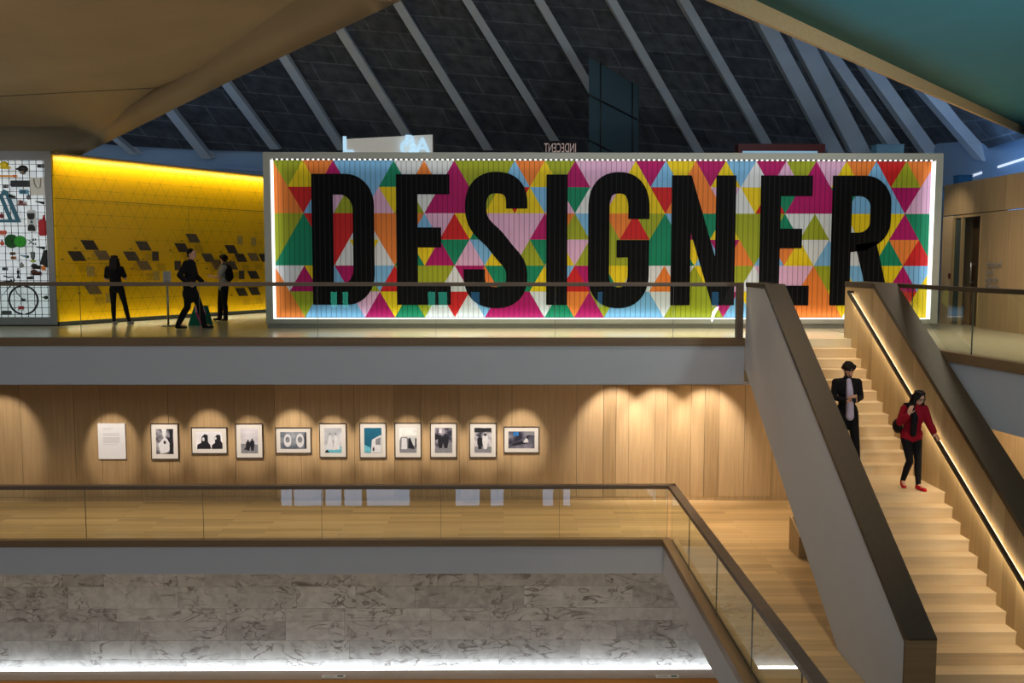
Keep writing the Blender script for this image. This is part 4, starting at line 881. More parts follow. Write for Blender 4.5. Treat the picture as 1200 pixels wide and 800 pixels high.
E0 = aY(835, 0, 8.5); E1 = aY(1200, 157, 22.5); dE = E1-E0
A0 = E0-dE*.18; A1 = E1+dE*.25
bt = .17
bm = bmesh.new()
top0, top1 = A0+Vector((0, 0, bt)), A1+Vector((0, 0, bt))
q0, q1 = aY(1300, -420, 6.0), aY(1900, -80, 15)
n_ = 8; g0 = []
for i in range(n_+1):
    a = top0.lerp(top1, i/n_); c = q0.lerp(q1, i/n_); g0.append([bm.verts.new(a.lerp(c, j/n_)+Vector((0, 0, -.5*sin(pi*j/n_)*.6))) for j in range(n_+1)])
for i in range(n_):
    for j in range(n_): bm.faces.new((g0[i][j], g0[i+1][j], g0[i+1][j+1], g0[i][j+1])).smooth = True
ex = bmesh.ops.extrude_face_region(bm, geom=bm.faces[:])
for v in ex['geom']:
    if isinstance(v, bmesh.types.BMVert): v.co.z += .3
struct(finish('ceiling_teal_soffit', bm, M_teal))
bm = bmesh.new(); dn = Vector((-.0, 0, 0)); pd = Vector((dE.y, -dE.x, 0)).normalized()*.05
prism(bm, [A0, A1, top1, top0], -pd); struct(finish('trim_soffit_edge', bm, M_edge))

# opposite side of the hall, behind the visitor: lit windows that the glass mirrors
bm = bmesh.new()
box(bm, (-14, -7, -5.6), (-13.9, -6.9, -1))
bm.free()
struct(bx('wall_front', (-26, -7.2, LOW), (20, -7.0, 16), mat('front_plaster', (.07, .065, .06), .9)))
M_win = emis('daylit_window', (.45, .68, 1), 4.5)
k = 0
for px0, px1 in ((330, 342), (345, 378), (382, 400), (404, 424), (430, 480), (534, 562), (575, 590), (636, 648), (660, 668)):
    Yv = 36.04+7.0
    a = aY(px0, 592, Yv); b2 = aY(px1, 566, Yv); k += 1
    struct(bx('window_%d' % k, (a.x, -7.0, a.z+.0), (b2.x, -6.96, b2.z+.4), M_win))
for px0, px1, lbk in ((388, 395, 0), (402, 408, 0), (502, 510, 0), (514, 524, 0), (552, 562, 1), (700, 706, 1), (834, 842, 1)):
    Yv = 36.4+7.0; a = aY(px0, 360, Yv); b2 = aY(px1, 342, Yv); k += 1
    struct(bx('window_%d' % k, (a.x, -7.0, a.z), (b2.x, -6.96, b2.z), emis('teal_screen_glow' if not lbk else 'blue_screen_glow', (.05, .9, .6) if not lbk else (.05, .4, .8), 3.5 if not lbk else 2.5)))
#@@PICS
# ------------------------------------------------------------------ framed photographs on the oak wall
M_frame = mat('dark_walnut_frame', srgb(52, 38, 28), .45); M_mat = mat('white_mount', (.62, .61, .58), .8, noise_amt=.01)
def ph(name, dark, light_, scale=4, seed=0, warm=None):
    q = NT(name); b = q.b; tc = q.n('ShaderNodeTexCoord'); mp = q.n('ShaderNodeMapping'); mp.inputs['Location'].default_value = (seed, seed*.7, 0); mp.inputs['Scale'].default_value = (1, 1, 1.4)
    q.l(tc.outputs['Object'], mp.inputs[0]); n_ = q.n('ShaderNodeTexNoise'); n_.inputs['Scale'].default_value = scale; n_.inputs['Detail'].default_value = 7; q.l(mp.outputs[0], n_.inputs['Vector'])
    r = q.n('ShaderNodeValToRGB'); r.color_ramp.elements[0].position = .38; r.color_ramp.elements[1].position = .62; r.color_ramp.elements[0].color = dark; r.color_ramp.elements[1].color = light_
    q.l(n_.outputs[0], r.inputs[0]); q.l(r.outputs[0], b.inputs['Base Color']); b.inputs['Roughness'].default_value = .35; return q.m
INK = mat('print_black', (.012, .012, .018), .4, noise_amt=.3, nscale=30); PALE = mat('print_pale', (.62, .64, .68), .4, noise_amt=.08, nscale=20); MID = mat('print_mid_grey', (.2, .21, .24), .4, noise_amt=.3, nscale=25); TEALP = mat('print_teal', srgb(20, 92, 122), .4, noise_amt=.1); TEALL = mat('print_light_teal', srgb(96, 176, 196), .4, noise_amt=.2, nscale=18)
def fig(cx_, z0, h, w):   # standing silhouette
    return [(cx_-w*.25, z0), (cx_-w*.5, z0+h*.45), (cx_-w*.45, z0+h*.78), (cx_-w*.15, z0+h*.84), (cx_-w*.16, z0+h*.97), (cx_, z0+h), (cx_+w*.16, z0+h*.97), (cx_+w*.15, z0+h*.84), (cx_+w*.45, z0+h*.78), (cx_+w*.5, z0+h*.45), (cx_+w*.28, z0)]
def ell(cx_, cz, rx, rz, n_=16): return [(cx_+rx*cos(2*pi*i/n_), cz+rz*sin(2*pi*i/n_)) for i in range(n_)]
PICS = [
 (-7.62, .62, .82, 1.38, 'framed photograph of a pale figure in a narrow dark alley', ph('photo_alley', (.02, .02, .03, 1), (.35, .35, .4, 1), 5, 1), [(PALE, [(-.07, .29), (.05, .29), (.02, .10), (-.03, .10)]), (PALE, [(-.15, -.06), (-.04, .06), (.0, .12), (.06, .05), (.15, -.12), (.07, -.24), (-.10, -.28)]), (INK, [(.10, -.29), (.185, -.29), (.185, .29), (.12, .29)]), (INK, ell(0, -.02, .03, .04))]),
 (-6.62, .80, .60, 1.40, 'wide framed photograph of two black silhouetted heads in profile', ph('photo_heads', (.62, .63, .68, 1), (.78, .78, .82, 1), 2, 2), [(INK, [(-.28, -.19), (-.27, -.09), (-.18, -.05), (-.17, .08), (-.10, .15), (-.03, .12), (-.03, -.03), (.02, -.10), (.04, -.19)]), (INK, [(.05, -.19), (.06, -.10), (.13, -.05), (.12, .07), (.18, .14), (.25, .12), (.26, -.01), (.295, -.06), (.295, -.19)]), (PALE, ell(-.13, .03, .028, .045)), (PALE, ell(.145, .05, .02, .03))]),
 (-5.72, .61, .79, 1.39, 'framed photograph of two small dark figures walking on open ground', ph('photo_walk', (.42, .42, .47, 1), (.62, .62, .68, 1), 2, 3), [(MID, [(-.19, -.28), (.19, -.28), (.19, -.08), (-.19, -.06)]), (INK, fig(-.03, -.22, .25, .10)), (INK, fig(.065, -.22, .28, .10)), (INK, [(-.13, -.20), (-.02, -.20), (-.02, -.06)])]),
 (-4.73, .80, .59, 1.40, 'wide framed photograph of two pale wrapped faces side by side', ph('photo_faces', (.08, .10, .14, 1), (.30, .34, .40, 1), 3, 4), [(PALE, ell(-.13, .0, .085, .15)), (PALE, ell(.15, .0, .09, .16)), (MID, ell(-.13, .02, .05, .07)), (MID, ell(.15, .02, .055, .075)), (INK, [(-.17, .03), (-.14, .05), (-.14, .02)]), (INK, [(.11, .03), (.14, .05), (.14, .02)]), (INK, [(.25, -.18), (.29, -.18), (.29, .18), (.26, .18)])]),
 (-3.84, .61, .78, 1.40, 'framed photograph of two ghostly pale gowns fading to teal', ph('photo_gowns', (.35, .38, .42, 1), (.60, .63, .68, 1), 3, 5), [(TEALL, [(-.18, -.28), (.19, -.28), (.19, -.14), (-.05, -.10)]), (PALE, [(-.16, -.20), (-.08, .12), (-.05, .12), (.02, -.22)]), (PALE, [(0, -.22), (.045, .12), (.075, .12), (.16, -.20)]), (MID, ell(-.065, .15, .018, .028)), (MID, ell(.06, .15, .018, .028)), (INK, [(-.19, -.28), (-.07, -.28), (-.14, -.20)])]),
 (-2.94, .60, .80, 1.40, 'framed photograph of a pale tower under deep teal sky', TEALP, [(PALE, [(-.05, -.28), (-.02, .02), (.17, .12), (.19, .12), (.19, -.28)]), (MID, [(.06, -.10), (.06, .03), (.17, .07), (.17, -.10)]), (TEALL, [(-.19, -.28), (-.05, -.28), (-.06, -.16), (-.19, -.10)]), (INK, [(-.01, -.24), (-.01, -.16), (.03, -.16), (.03, -.24)])]),
 (-2.15, .60, .80, 1.40, 'framed photograph of white buildings below a bright cloudy sky', ph('photo_square', (.48, .52, .52, 1), (.80, .82, .82, 1), 3, 7), [(MID, [(-.19, -.28), (.19, -.28), (.19, -.14), (.08, -.10), (-.02, .08), (-.16, .08), (-.19, .0)]), (PALE, [(-.15, -.20), (-.14, .06), (-.03, .05), (-.02, -.20)]), (INK, [(.0, -.18), (.01, .05), (.05, .06), (.12, -.12), (.15, -.20)]), (INK, [(.16, -.16), (.16, .04), (.19, .06), (.19, -.16)])]),
 (-1.35, .60, .79, 1.40, 'framed photograph of a crowded dark street with walking figures', ph('photo_street', (.03, .03, .05, 1), (.34, .33, .40, 1), 6, 8), [(MID, [(-.19, -.28), (.19, -.28), (.19, -.06), (.02, -.12), (-.19, -.20)]), (INK, fig(-.07, -.18, .30, .12)), (INK, fig(.05, -.18, .34, .13)), (PALE, [(-.10, .17), (-.04, .17), (-.04, .27), (-.10, .27)]), (INK, [(-.19, .0), (-.19, .14), (-.05, .12), (-.05, .06)])]),
 (-.46, .61, .79, 1.40, 'framed photograph of two figures arm in arm, one dark, one pale', ph('photo_pair', (.04, .04, .06, 1), (.55, .55, .6, 1), 6, 9), [(MID, [(-.19, -.28), (.19, -.28), (.19, -.14), (-.19, -.14)]), (INK, fig(-.07, -.20, .32, .12)), (PALE, fig(.05, -.20, .38, .13)), (INK, ell(.05, .13, .03, .035)), (INK, [(-.19, .18), (-.19, .28), (.19, .28), (.19, .20)])]),
 (.41, .80, .60, 1.41, 'wide framed photograph of a person lying on a dark street, rightmost picture', ph('photo_lying', (.02, .02, .04, 1), (.22, .22, .28, 1), 4, 10), [(INK, [(-.27, -.13), (.0, -.02), (.10, -.08), (.20, -.09), (.0, -.10), (-.20, -.14)]), (PALE, [(.04, -.06), (.08, .02), (.13, .04), (.16, -.05)]), (INK, ell(.135, .06, .025, .03)), (mat('print_blue', srgb(40, 110, 180), .4, noise_amt=.3, nscale=20), [(-.20, .10), (-.17, .18), (-.07, .18), (-.06, .09)]), (MID, [(.05, .12), (.05, .19), (.29, .19), (.29, .10)])]),
]
def spot(x, tz, power, ang, y=19.35, dx=0, blend=.55, col=(1, .85, .71)):
    light('picture_spot', 'SPOT', (x+dx, y, 2.98), (x, 21.12, tz), power, col, spot_size=radians(ang), spot_blend=blend, shadow_soft_size=.03)
for n_, (x, w, h, zc, lb, pm, shapes) in enumerate(PICS):
    o = empty('framed_photograph', (x, 21.105, zc)); tag(o, lb, 'picture', 'framed photographs on the oak wall')
    bm = bmesh.new(); t = .016
    for a, b2 in (((-w/2, -.045, -h/2), (-w/2+t, 0, h/2)), ((w/2-t, -.045, -h/2), (w/2, 0, h/2)), ((-w/2+t, -.045, -h/2), (w/2-t, 0, -h/2+t)), ((-w/2+t, -.045, h/2-t), (w/2-t, 0, h/2))): box(bm, a, b2)
    finish('frame', bm, M_frame, o)
    bx('mount', (-w/2+t, -.03, -h/2+t), (w/2-t, -.005, h/2-t), M_mat, o)
    pw, p_h = (.39, .57) if h > w else (.59, .385)
    ms_ = [pm]; bm = bmesh.new(); box(bm, (-pw/2, -.034, -p_h/2), (pw/2, -.0305, p_h/2))
    for k, (mm, poly) in enumerate(shapes):
        if mm not in ms_: ms_.append(mm)
        poly = [(max(-pw/2, min(pw/2, a)), max(-p_h/2, min(p_h/2, b2))) for a, b2 in poly]
        f = bm.faces.new([bm.verts.new((a, -.0345-.0006*(k+1), b2)) for a, b2 in poly]); f.material_index = ms_.index(mm)
    finish('photograph', bm, ms_, o)
    spot(x, 1.35 if h > w else 1.45, 290, 28 if h > w else 32, blend=.75)
o = empty('text_panel', (-8.81, 21.105, 1.385)); tag(o, 'white printed text panel at the left end of the picture row', 'panel')
bx('board', (-.305, -.03, -.405), (.305, 0, .405), mat('white_board', (.72, .74, .78), .5, noise_amt=.01), o)
R = random.Random(2); bm = bmesh.new()
for z, w_ in ((.29, .24), (.265, .18), (.17, .36), (.15, .38), (.13, .36), (.08, .38), (.06, .37), (.04, .38), (.02, .36), (.0, .38), (-.02, .37), (-.04, .36), (-.08, .32)): box(bm, (-.19, -.0315, z), (-.19+w_, -.0303, z+.007))
finish('printed_text', bm, mat('grey_ink', (.42, .42, .44), .6), o)
spot(-8.81, 1.30, 230, 32)
spot(-11.25, 1.5, 190, 48)
for x in (2.5, 3.5, 4.6): light('wall_washer_spot', 'SPOT', (x, 19.95, 3.0), (x, 21.12, 1.62), 240, (1, .86, .76), spot_size=radians(64), spot_blend=.6, shadow_soft_size=.03)
#@@PEOPLE
# ------------------------------------------------------------------ people
def remesh(name, build, voxel, m_, parent=None, smooth_it=3):
    bm = bmesh.new(); build(bm); me = bpy.data.meshes.new(name); bmesh.ops.recalc_face_normals(bm, faces=bm.faces[:]); bm.to_mesh(me); bm.free()
    o = bpy.data.objects.new(name, me); COL.objects.link(o)
    md = o.modifiers.new('r', 'REMESH'); md.mode = 'VOXEL'; md.voxel_size = voxel; md.use_smooth_shade = True
    sm = o.modifiers.new('s', 'SMOOTH'); sm.iterations = smooth_it; sm.factor = .5
    dg = bpy.context.evaluated_depsgraph_get(); me2 = bpy.data.meshes.new_from_object(o.evaluated_get(dg))
    o.modifiers.clear(); o.data = me2; bpy.data.meshes.remove(me); me2.name = name
    me2.materials.clear(); me2.materials.append(m_)
    for p in me2.polygons: p.use_smooth = True
    if parent: o.parent = parent
    return o
def cap_(bm, p0, p1, r0, r1, seg=14):
    p0, p1 = Vector(p0), Vector(p1); n_ = 4
    ico(bm, p0, r0, 2); ico(bm, p1, r1, 2)
    tube(bm, [p0.lerp(p1, i/n_) for i in range(n_+1)], [r0+(r1-r0)*i/n_ for i in range(n_+1)], seg)
def frame_rot(u, f):
    u = Vector(u).normalized(); f = Vector(f); f = (f-u*f.dot(u)).normalized(); w = u.cross(f)
    return Matrix((u, f, w)).transposed()
def hand(bm, wr, d, n_, side, s=1., curl=.6):
    """wr wrist, d towards the fingertips, n_ palm normal (curl goes that way), side = thumb direction"""
    wr, d, n_, t = Vector(wr), Vector(d).normalized(), Vector(n_).normalized(), Vector(side).normalized()
    R3 = Matrix((t, d, n_)).transposed()
    ico(bm, wr+d*.045*s, .042*s, 2, scale=(1.0, 1.15, .42), rot=R3)
    for i, (off, ln_) in enumerate(((.028, .068), (.010, .076), (-.009, .070), (-.027, .056))):
        b0 = wr+d*.078*s+t*off*s; a = curl
        b1 = b0+(d*cos(a*.6)+n_*sin(a*.6))*ln_*.5*s; b2 = b1+(d*cos(a*1.8)+n_*sin(a*1.8))*ln_*.5*s
        cap_(bm, b0, b1, .0095*s, .0085*s, 8); cap_(bm, b1, b2, .0085*s, .0072*s, 8)
    b0 = wr+d*.025*s+t*.030*s; b1 = b0+(t*.75+d*.6+n_*.2).normalized()*.036*s; b2 = b1+(t*.25+d*.9+n_*.35).normalized()*.03*s
    cap_(bm, b0, b1, .012*s, .010*s, 8); cap_(bm, b1, b2, .010*s, .008*s, 8)
SK = mat('skin', srgb(196, 146, 118), .55, noise_amt=.03)
def person(label, loc, J, F, HF, top, trousers, shoes, hair, hands, sleeves=1., extra=None, hm=None, k=1.0, tight=False, mirror=None):
    """J joints (local, metres); F torso forward; HF head forward (may tilt down)"""
    root = empty('person', loc); tag(root, label, 'person')
    J = {a: Vector(b2) for a, b2 in J.items()}; F = Vector(F).normalized()
    U = (J['shR']-J['shL']).normalized(); HU = (J['hipR']-J['hipL']).normalized()
    spine = (J['chest']-J['pelvis']).normalized()
    hf = Vector(HF).normalized(); hr = hf.cross(Vector((0, 0, 1))).normalized(); hu = hr.cross(hf).normalized(); HR = Matrix((hr, hf, hu)).transposed()
    def hp(x, y, z): return J['head']+hr*x*k+hf*y*k+hu*z*k
    RT = frame_rot(U, F); RP_ = frame_rot(HU, F)
    def torso(bm, e, hem=0):
        ico(bm, J['pelvis'], 1, 3, scale=((.155+e)*k, (.105+e)*k, (.12+e)*k), rot=RP_)
        w_ = J['pelvis'].lerp(J['chest'], .5); ico(bm, w_, 1, 3, scale=((.130+e)*k, (.092+e)*k, (.15+e)*k), rot=RT)
        ico(bm, J['chest'], 1, 3, scale=((.160+e)*k, (.108+e)*k, (.16+e)*k), rot=RT)
        for s in 'LR': cap_(bm, J['chest']+Vector((0, 0, .08*k)), J['sh'+s], (.07+e)*k, (.052+e)*k)
        for s in 'LR': cap_(bm, J['neck']-Vector((0, 0, .05*k)), J['sh'+s]-Vector((0, 0, .0)), (.040+e*.5)*k, (.046+e)*k)
        cap_(bm, J['chest']+Vector((0, 0, .10*k)), J['neck'], (.075+e*.6)*k, (.056+e*.3)*k)
    def arm(bm, s, e, upto=2.):
        a, b2, c = J['sh'+s], J['el'+s], J['wr'+s]
        cap_(bm, a, b2 if upto >= 1 else a.lerp(b2, upto), (.050+e)*k, (.040+e)*k)
        if upto > 1: cap_(bm, b2, b2.lerp(c, upto-1), (.040+e)*k, (.028+e)*k)
    def leg(bm, s, e, upto=2.):
        a, b2, c = J['hip'+s], J['kn'+s], J['an'+s]
        cap_(bm, a, b2, (.088+e)*k, (.054+e)*k); m_ = b2.lerp(c, .3)-F*.012
        cap_(bm, b2, m_, (.054+e)*k, (.055+e)*k); cap_(bm, m_, c, (.055+e)*k, (.036+e)*k)
    def body(bm):
        torso(bm, 0)
        for s in 'LR':
            arm(bm, s, 0); leg(bm, s, 0)
            ft = J['to'+s]-J['an'+s]; cap_(bm, J['an'+s], J['an'+s]+ft*.8, .034*k, .028*k)
            d, n_, t = hands[s]; hand(bm, J['wr'+s]+Vector(d).normalized()*.01, d, n_, t, k, hands.get('curl', .6))
        cap_(bm, J['neck'], hp(0, -.015, -.05), .054*k, .050*k)
        ico(bm, hp(0, 0, .02), 1, 3, scale=(.076*k, .094*k, .10*k), rot=HR)
        ico(bm, hp(0, .025, -.055), 1, 3, scale=(.054*k, .062*k, .062*k), rot=HR)
        cap_(bm, hp(0, .088, .012), hp(0, .106, -.022), .008*k, .014*k, 8)      # nose
        cap_(bm, hp(-.02, .084, -.055), hp(.02, .084, -.055), .007*k, .007*k, 8)   # lips
        for s in (-1, 1): ico(bm, hp(.078*s, -.005, -.005), .022*k, 2, scale=(.4, .8, 1.2), rot=HR); cap_(bm, hp(.018*s, .086, .030), hp(.045*s, .076, .030), .007*k, .006*k, 8)
    remesh('body', body, .0055, SK, root, 2)
    part(root, 'eyes', mat('eye_dark', (.02, .012, .01), .3), lambda bm: [ico(bm, hp(.030*s, .083, .012), .010*k, 2) for s in (-1, 1)])
    part(root, 'mouth', mat('lip_red', srgb(140, 70, 66), .5), lambda bm: ico(bm, hp(0, .090, -.055), .016*k, 2, scale=(1.3, .3, .3), rot=HR))
    e = .006 if tight else .016
    # trousers
    def tr_(bm):
        ico(bm, J['pelvis']+Vector((0, 0, .0)), 1, 3, scale=((.155+e)*k, (.107+e)*k, (.12+e)*k), rot=RP_)
        for s in 'LR':
            leg(bm, s, e)
            if not tight: cap_(bm, J['kn'+s].lerp(J['an'+s], .3), J['an'+s]+Vector((0, 0, -.02)), .062*k, .058*k)
    remesh('trousers', tr_, .008, trousers, root)
    top(root, J, torso, arm, k, F, U, RT, RP_)
    for s in 'LR':
        a = J['an'+s]; t = J['to'+s]; d = (t-a); d.z = 0; dd = d.normalized()
        def sh(bm, a=a, t=t, dd=dd):
            heel = Vector((a.x, a.y, t.z))-dd*.03*k
            cap_(bm, heel+Vector((0, 0, .012)), t-dd*.03*k, .036*k, .036*k); cap_(bm, a+Vector((0, 0, -.02)), heel.lerp(t, .45)+Vector((0, 0, .02)), .046*k, .038*k)
            cap_(bm, heel.lerp(t, .5), t-dd*.05*k, .040*k, .042*k)
        so = remesh('shoe', sh, .007, shoes, root, 2)
        bs = min(v.co.z for v in so.data.vertices)
        for v in so.data.vertices:
            if v.co.z < t.z-.022: v.co.z = t.z-.022
    hair(root, hp, HR, k)
    if extra: extra(root, J, hp, HR, k, hr, hf, hu, F, U)
    return root
def cloth(name, r, g_, b2, rough=.85): return mat(name, srgb(r, g_, b2), rough, noise_amt=.08, nscale=30, spec=.2)
def long_hair(m_, ln_=.30):
    def f(root, hp, HR, k):
        def g2(bm):
            ico(bm, hp(0, -.018, .035), 1, 3, scale=(.090*k, .100*k, .098*k), rot=HR)
            for x in (-.055, -.025, .025, .055): cap_(bm, hp(x, -.055, .0), hp(x*1.25, -.07, -ln_), .05*k, .042*k)
            for s in (-1, 1): cap_(bm, hp(.074*s, .0, .03), hp(.098*s, .03, -ln_*.5), .030*k, .040*k); cap_(bm, hp(.098*s, .03, -ln_*.5), hp(.105*s, .06, -ln_), .040*k, .030*k); cap_(bm, hp(.02*s, .06, .10), hp(.072*s, .055, .0), .020*k, .020*k)
            for x in (-.05, 0, .05): cap_(bm, hp(x, .045, .105), hp(x*1.4, -.05, .10), .018*k, .02*k)
        remesh('hair', g2, .008, m_, root, 3)
    return f
def short_hair(m_, puff=0.):
    def f(root, hp, HR, k):
        def g2(bm):
            ico(bm, hp(0, -.022, .048), 1, 3, scale=((.084+puff)*k, (.092+puff)*k, (.088+puff)*k), rot=HR)
            ico(bm, hp(0, -.06, -.01), 1, 2, scale=(.066*k, .045*k, .07*k), rot=HR)
            if puff:
                for i in range(14):
                    a = i*2*pi/14; ico(bm, hp(.080*cos(a), -.018+.080*sin(a), .062+.022*sin(3*a)), .034*k, 2)
                if sin(a) < .5: ico(bm, hp(.082*cos(a), -.03+.075*sin(a), .010+.015*cos(4*a)), .030*k, 2)
        remesh('hair', g2, .008, m_, root, 2)
    return f
HAIRK = cloth('black_hair', 20, 15, 14, .6)
# -- woman at the yellow wall, seen from behind
def tee(m_, e=.018, up=.75, hem=0, nm='t_shirt'):
    def f(root, J, torso, arm, k, F, U, RT, RP_):
        def g2(bm):
            torso(bm, e)
            for s in 'LR': arm(bm, s, e+.004, up)
            if hem: ico(bm, J['pelvis']-Vector((0, 0, hem)), 1, 3, scale=((.16+e)*k, (.115+e)*k, .10*k), rot=RP_)
        remesh(nm, g2, .009, m_, root)
    return f
person('woman in black t-shirt and leggings with long dark hair facing the yellow wall', (-9.18, 22.7, TOP),
    dict(pelvis=(-.06, 0, .88), chest=(-.11, .02, 1.20), neck=(-.11, .03, 1.40), head=(-.11, .05, 1.53), shL=(-.27, .02, 1.33), shR=(.05, .02, 1.33),
         elL=(-.34, .07, 1.08), elR=(.13, .07, 1.10), wrL=(-.20, .27, 1.10), wrR=(.02, .27, 1.12), hipL=(-.15, 0, .84), hipR=(.03, 0, .84),
         knL=(-.16, .02, .46), knR=(.12, .02, .46), anL=(-.15, .0, .07), anR=(.21, .0, .07), toL=(-.15, .15, .025), toR=(.27, .12, .025)),
    (0, 1, 0), (0, 1, -.15), tee(cloth('black_cotton', 14, 13, 15)), cloth('black_leggings', 12, 12, 14), cloth('white_canvas_shoe', 170, 168, 165), long_hair(HAIRK, .24),
    {'L': ((.6, .8, 0), (.5, -.5, .6), (.3, 0, 1)), 'R': ((-.6, .8, 0), (-.5, -.5, .6), (-.3, 0, 1))}, tight=True, k=.94)
# -- man walking right
def coat(m_, shirt=None, hem=.16, e=.03):
    def f(root, J, torso, arm, k, F, U, RT, RP_):
        def g2(bm):
            torso(bm, e)
            for s in 'LR': arm(bm, s, e-.006, 1.92)
            ico(bm, J['pelvis']-Vector((0, 0, hem)), 1, 3, scale=((.165+e)*k, (.125+e)*k, .20*k), rot=RP_)
        remesh('jacket', g2, .009, m_, root)
        if shirt:
            def g3(bm):
                a = J['neck']+F*(.062*k)+Vector((0, 0, -.05)); b2 = J['pelvis']+F*((.13+e)*k)+Vector((0, 0, -.10)); c = J['chest']+F*((.118+e)*k)
                cap_(bm, a, c, .040*k, .055*k); cap_(bm, c, b2, .055*k, .068*k)
            remesh('shirt', g3, .009, shirt, root)
    return f
person('man in dark suit with short dark hair walking to the right along the upper floor', (-6.94, 21.26, TOP),
    dict(pelvis=(-.08, 0, .94), chest=(-.06, 0, 1.30), neck=(-.05, 0, 1.52), head=(-.02, 0, 1.66), shL=(-.07, .17, 1.45), shR=(-.09, -.17, 1.45),
         elL=(-.02, .24, 1.18), elR=(-.22, -.24, 1.20), wrL=(.14, .20, 1.05), wrR=(-.05, -.24, 1.03), hipL=(-.07, .09, .90), hipR=(-.09, -.09, .90),
         knL=(.10, .09, .50), knR=(-.12, -.09, .48), anL=(.20, .09, .08), anR=(-.34, -.09, .11), toL=(.40, .09, .03), toR=(-.14, -.09, .03)),
    (1, 0, 0), (1, -.15, -.02), coat(cloth('charcoal_suit', 22, 21, 25)), cloth('charcoal_trousers', 18, 17, 20), cloth('black_leather_shoe', 14, 12, 12, .4), short_hair(HAIRK),
    {'L': ((.7, -.1, -.6), (0, -1, 0), (.6, 0, .6)), 'R': ((.8, 0, -.5), (0, 1, 0), (.5, 0, .8))}, k=1.03)
# -- boy with backpack
def backpack(root, J, hp, HR, k, hr, hf, hu, F, U):
    c = J['chest']-F*.20*k; R3 = frame_rot(U, F)
    bp = remesh('backpack', lambda bm: (ico(bm, c+Vector((0, 0, -.02)), 1, 3, scale=(.16, .10, .22), rot=R3), ico(bm, c-F*.06+Vector((0, 0, -.08)), 1, 3, scale=(.12, .07, .11), rot=R3)), .012, cloth('black_nylon', 16, 16, 20), root)
    part(bp, 'red_pocket', cloth('red_nylon', 170, 24, 28), lambda bm: ico(bm, c-F*.085+U*.03+Vector((0, 0, -.02)), 1, 2, scale=(.07, .05, .08), rot=R3))
    for s in (-1, 1): part(bp, 'strap', cloth('black_nylon', 16, 16, 20), lambda bm: tube(bm, [c+U*.1*s+Vector((0, 0, .16)), J['chest']+U*.12*s+Vector((0, 0, .24)), J['chest']+F*.12+U*.12*s+Vector((0, 0, .10)), J['chest']+F*.10+U*.14*s-Vector((0, 0, .12)), c+U*.1*s-Vector((0, 0, .15))], .016, 6))
person('young man in pale t-shirt wearing a black backpack with a red patch', (-7.1, 24.0, TOP),
    dict(pelvis=(.02, 0, .88), chest=(.01, .02, 1.22), neck=(.02, .02, 1.43), head=(.03, .02, 1.56), shL=(.10, -.15, 1.36), shR=(-.06, .18, 1.36),
         elL=(-.02, -.22, 1.10), elR=(-.18, .24, 1.10), wrL=(-.20, -.10, 1.12), wrR=(-.30, .14, 1.12), hipL=(.07, -.07, .85), hipR=(-.03, .08, .85),
         knL=(.06, -.07, .46), knR=(-.10, .09, .46), anL=(.08, -.07, .075), anR=(-.12, .09, .075), toL=(-.05, -.01, .028), toR=(-.30, .14, .028)),
    (-.9, .45, 0), (-.7, .7, -.05), tee(cloth('pale_grey_tee', 150, 150, 140), .022, .7), cloth('dark_jeans', 16, 16, 20), cloth('black_leather_shoe', 14, 12, 12, .4), short_hair(HAIRK, .006),
    {'L': ((-.9, .4, .1), (0, .6, .7), (.4, .5, .3)), 'R': ((-.9, .2, .1), (.3, -.8, .5), (0, .5, .5))}, extra=backpack, k=.97)
# -- man on the stairs with phone
def phone_beard(root, J, hp, HR, k, hr, hf, hu, F, U):
    p = (J['wrL']+J['wrR'])*.5+Vector((0, -.10, .035))
    R3 = Matrix.Rotation(radians(-35), 3, 'X')
    part(root, 'phone', mat('black_phone', (.01, .01, .012), .15), lambda bm: [bmesh.ops.transform(bm, matrix=Matrix.Translation(p) @ R3.to_4x4(), verts=[v for f in box(bm, (-.036, -.004, -.07), (.036, .004, .07)) for v in f.verts][::1]) if False else ico(bm, p, 1, 2, scale=(.036, .006, .07), rot=R3)])
    remesh('beard', lambda bm: (ico(bm, hp(0, .045, -.085), 1, 2, scale=(.050*k, .045*k, .036*k), rot=HR), [cap_(bm, hp(.055*s, .02, -.02), hp(.035*s, .06, -.085), .018*k, .022*k, 8) for s in (-1, 1)], cap_(bm, hp(-.03, .088, -.037), hp(.03, .088, -.037), .008, .008, 8)), .006, HAIRK, root, 2)
z12 = TOP-RISE*11
person('bearded man in black jacket and pale shirt reading his phone on the stairs', (5.74, 15.62, z12),
    dict(pelvis=(.02, .02, .92), chest=(.0, .0, 1.27), neck=(0, -.02, 1.47), head=(0, -.06, 1.59), shL=(-.185, .0, 1.375), shR=(.185, .0, 1.375),
         elL=(-.23, -.02, 1.13), elR=(.23, -.02, 1.13), wrL=(-.075, -.24, 1.10), wrR=(.075, -.24, 1.10), hipL=(-.09, .02, .88), hipR=(.10, .0, .88),
         knL=(-.10, -.03, .49), knR=(.11, -.15, .47), anL=(-.10, .03, .085), anR=(.12, -.27, -.085), toL=(-.12, -.13, .03), toR=(.13, -.44, -.138)),
    (0, -1, 0), (.12, -1, -.55), coat(cloth('black_wool_jacket', 15, 14, 18), cloth('pale_lilac_shirt', 178, 168, 190), e=.019), cloth('black_trousers', 12, 12, 14), cloth('black_leather_shoe', 14, 12, 12, .4), short_hair(cloth('dark_hair', 22, 17, 15, .7), .012),
    {'L': ((.45, -.6, .35), (.5, .3, .5), (-.3, -.3, .8)), 'R': ((-.45, -.6, .35), (-.5, .3, .5), (.3, -.3, .8)), 'curl': .8}, extra=phone_beard, k=1.0)
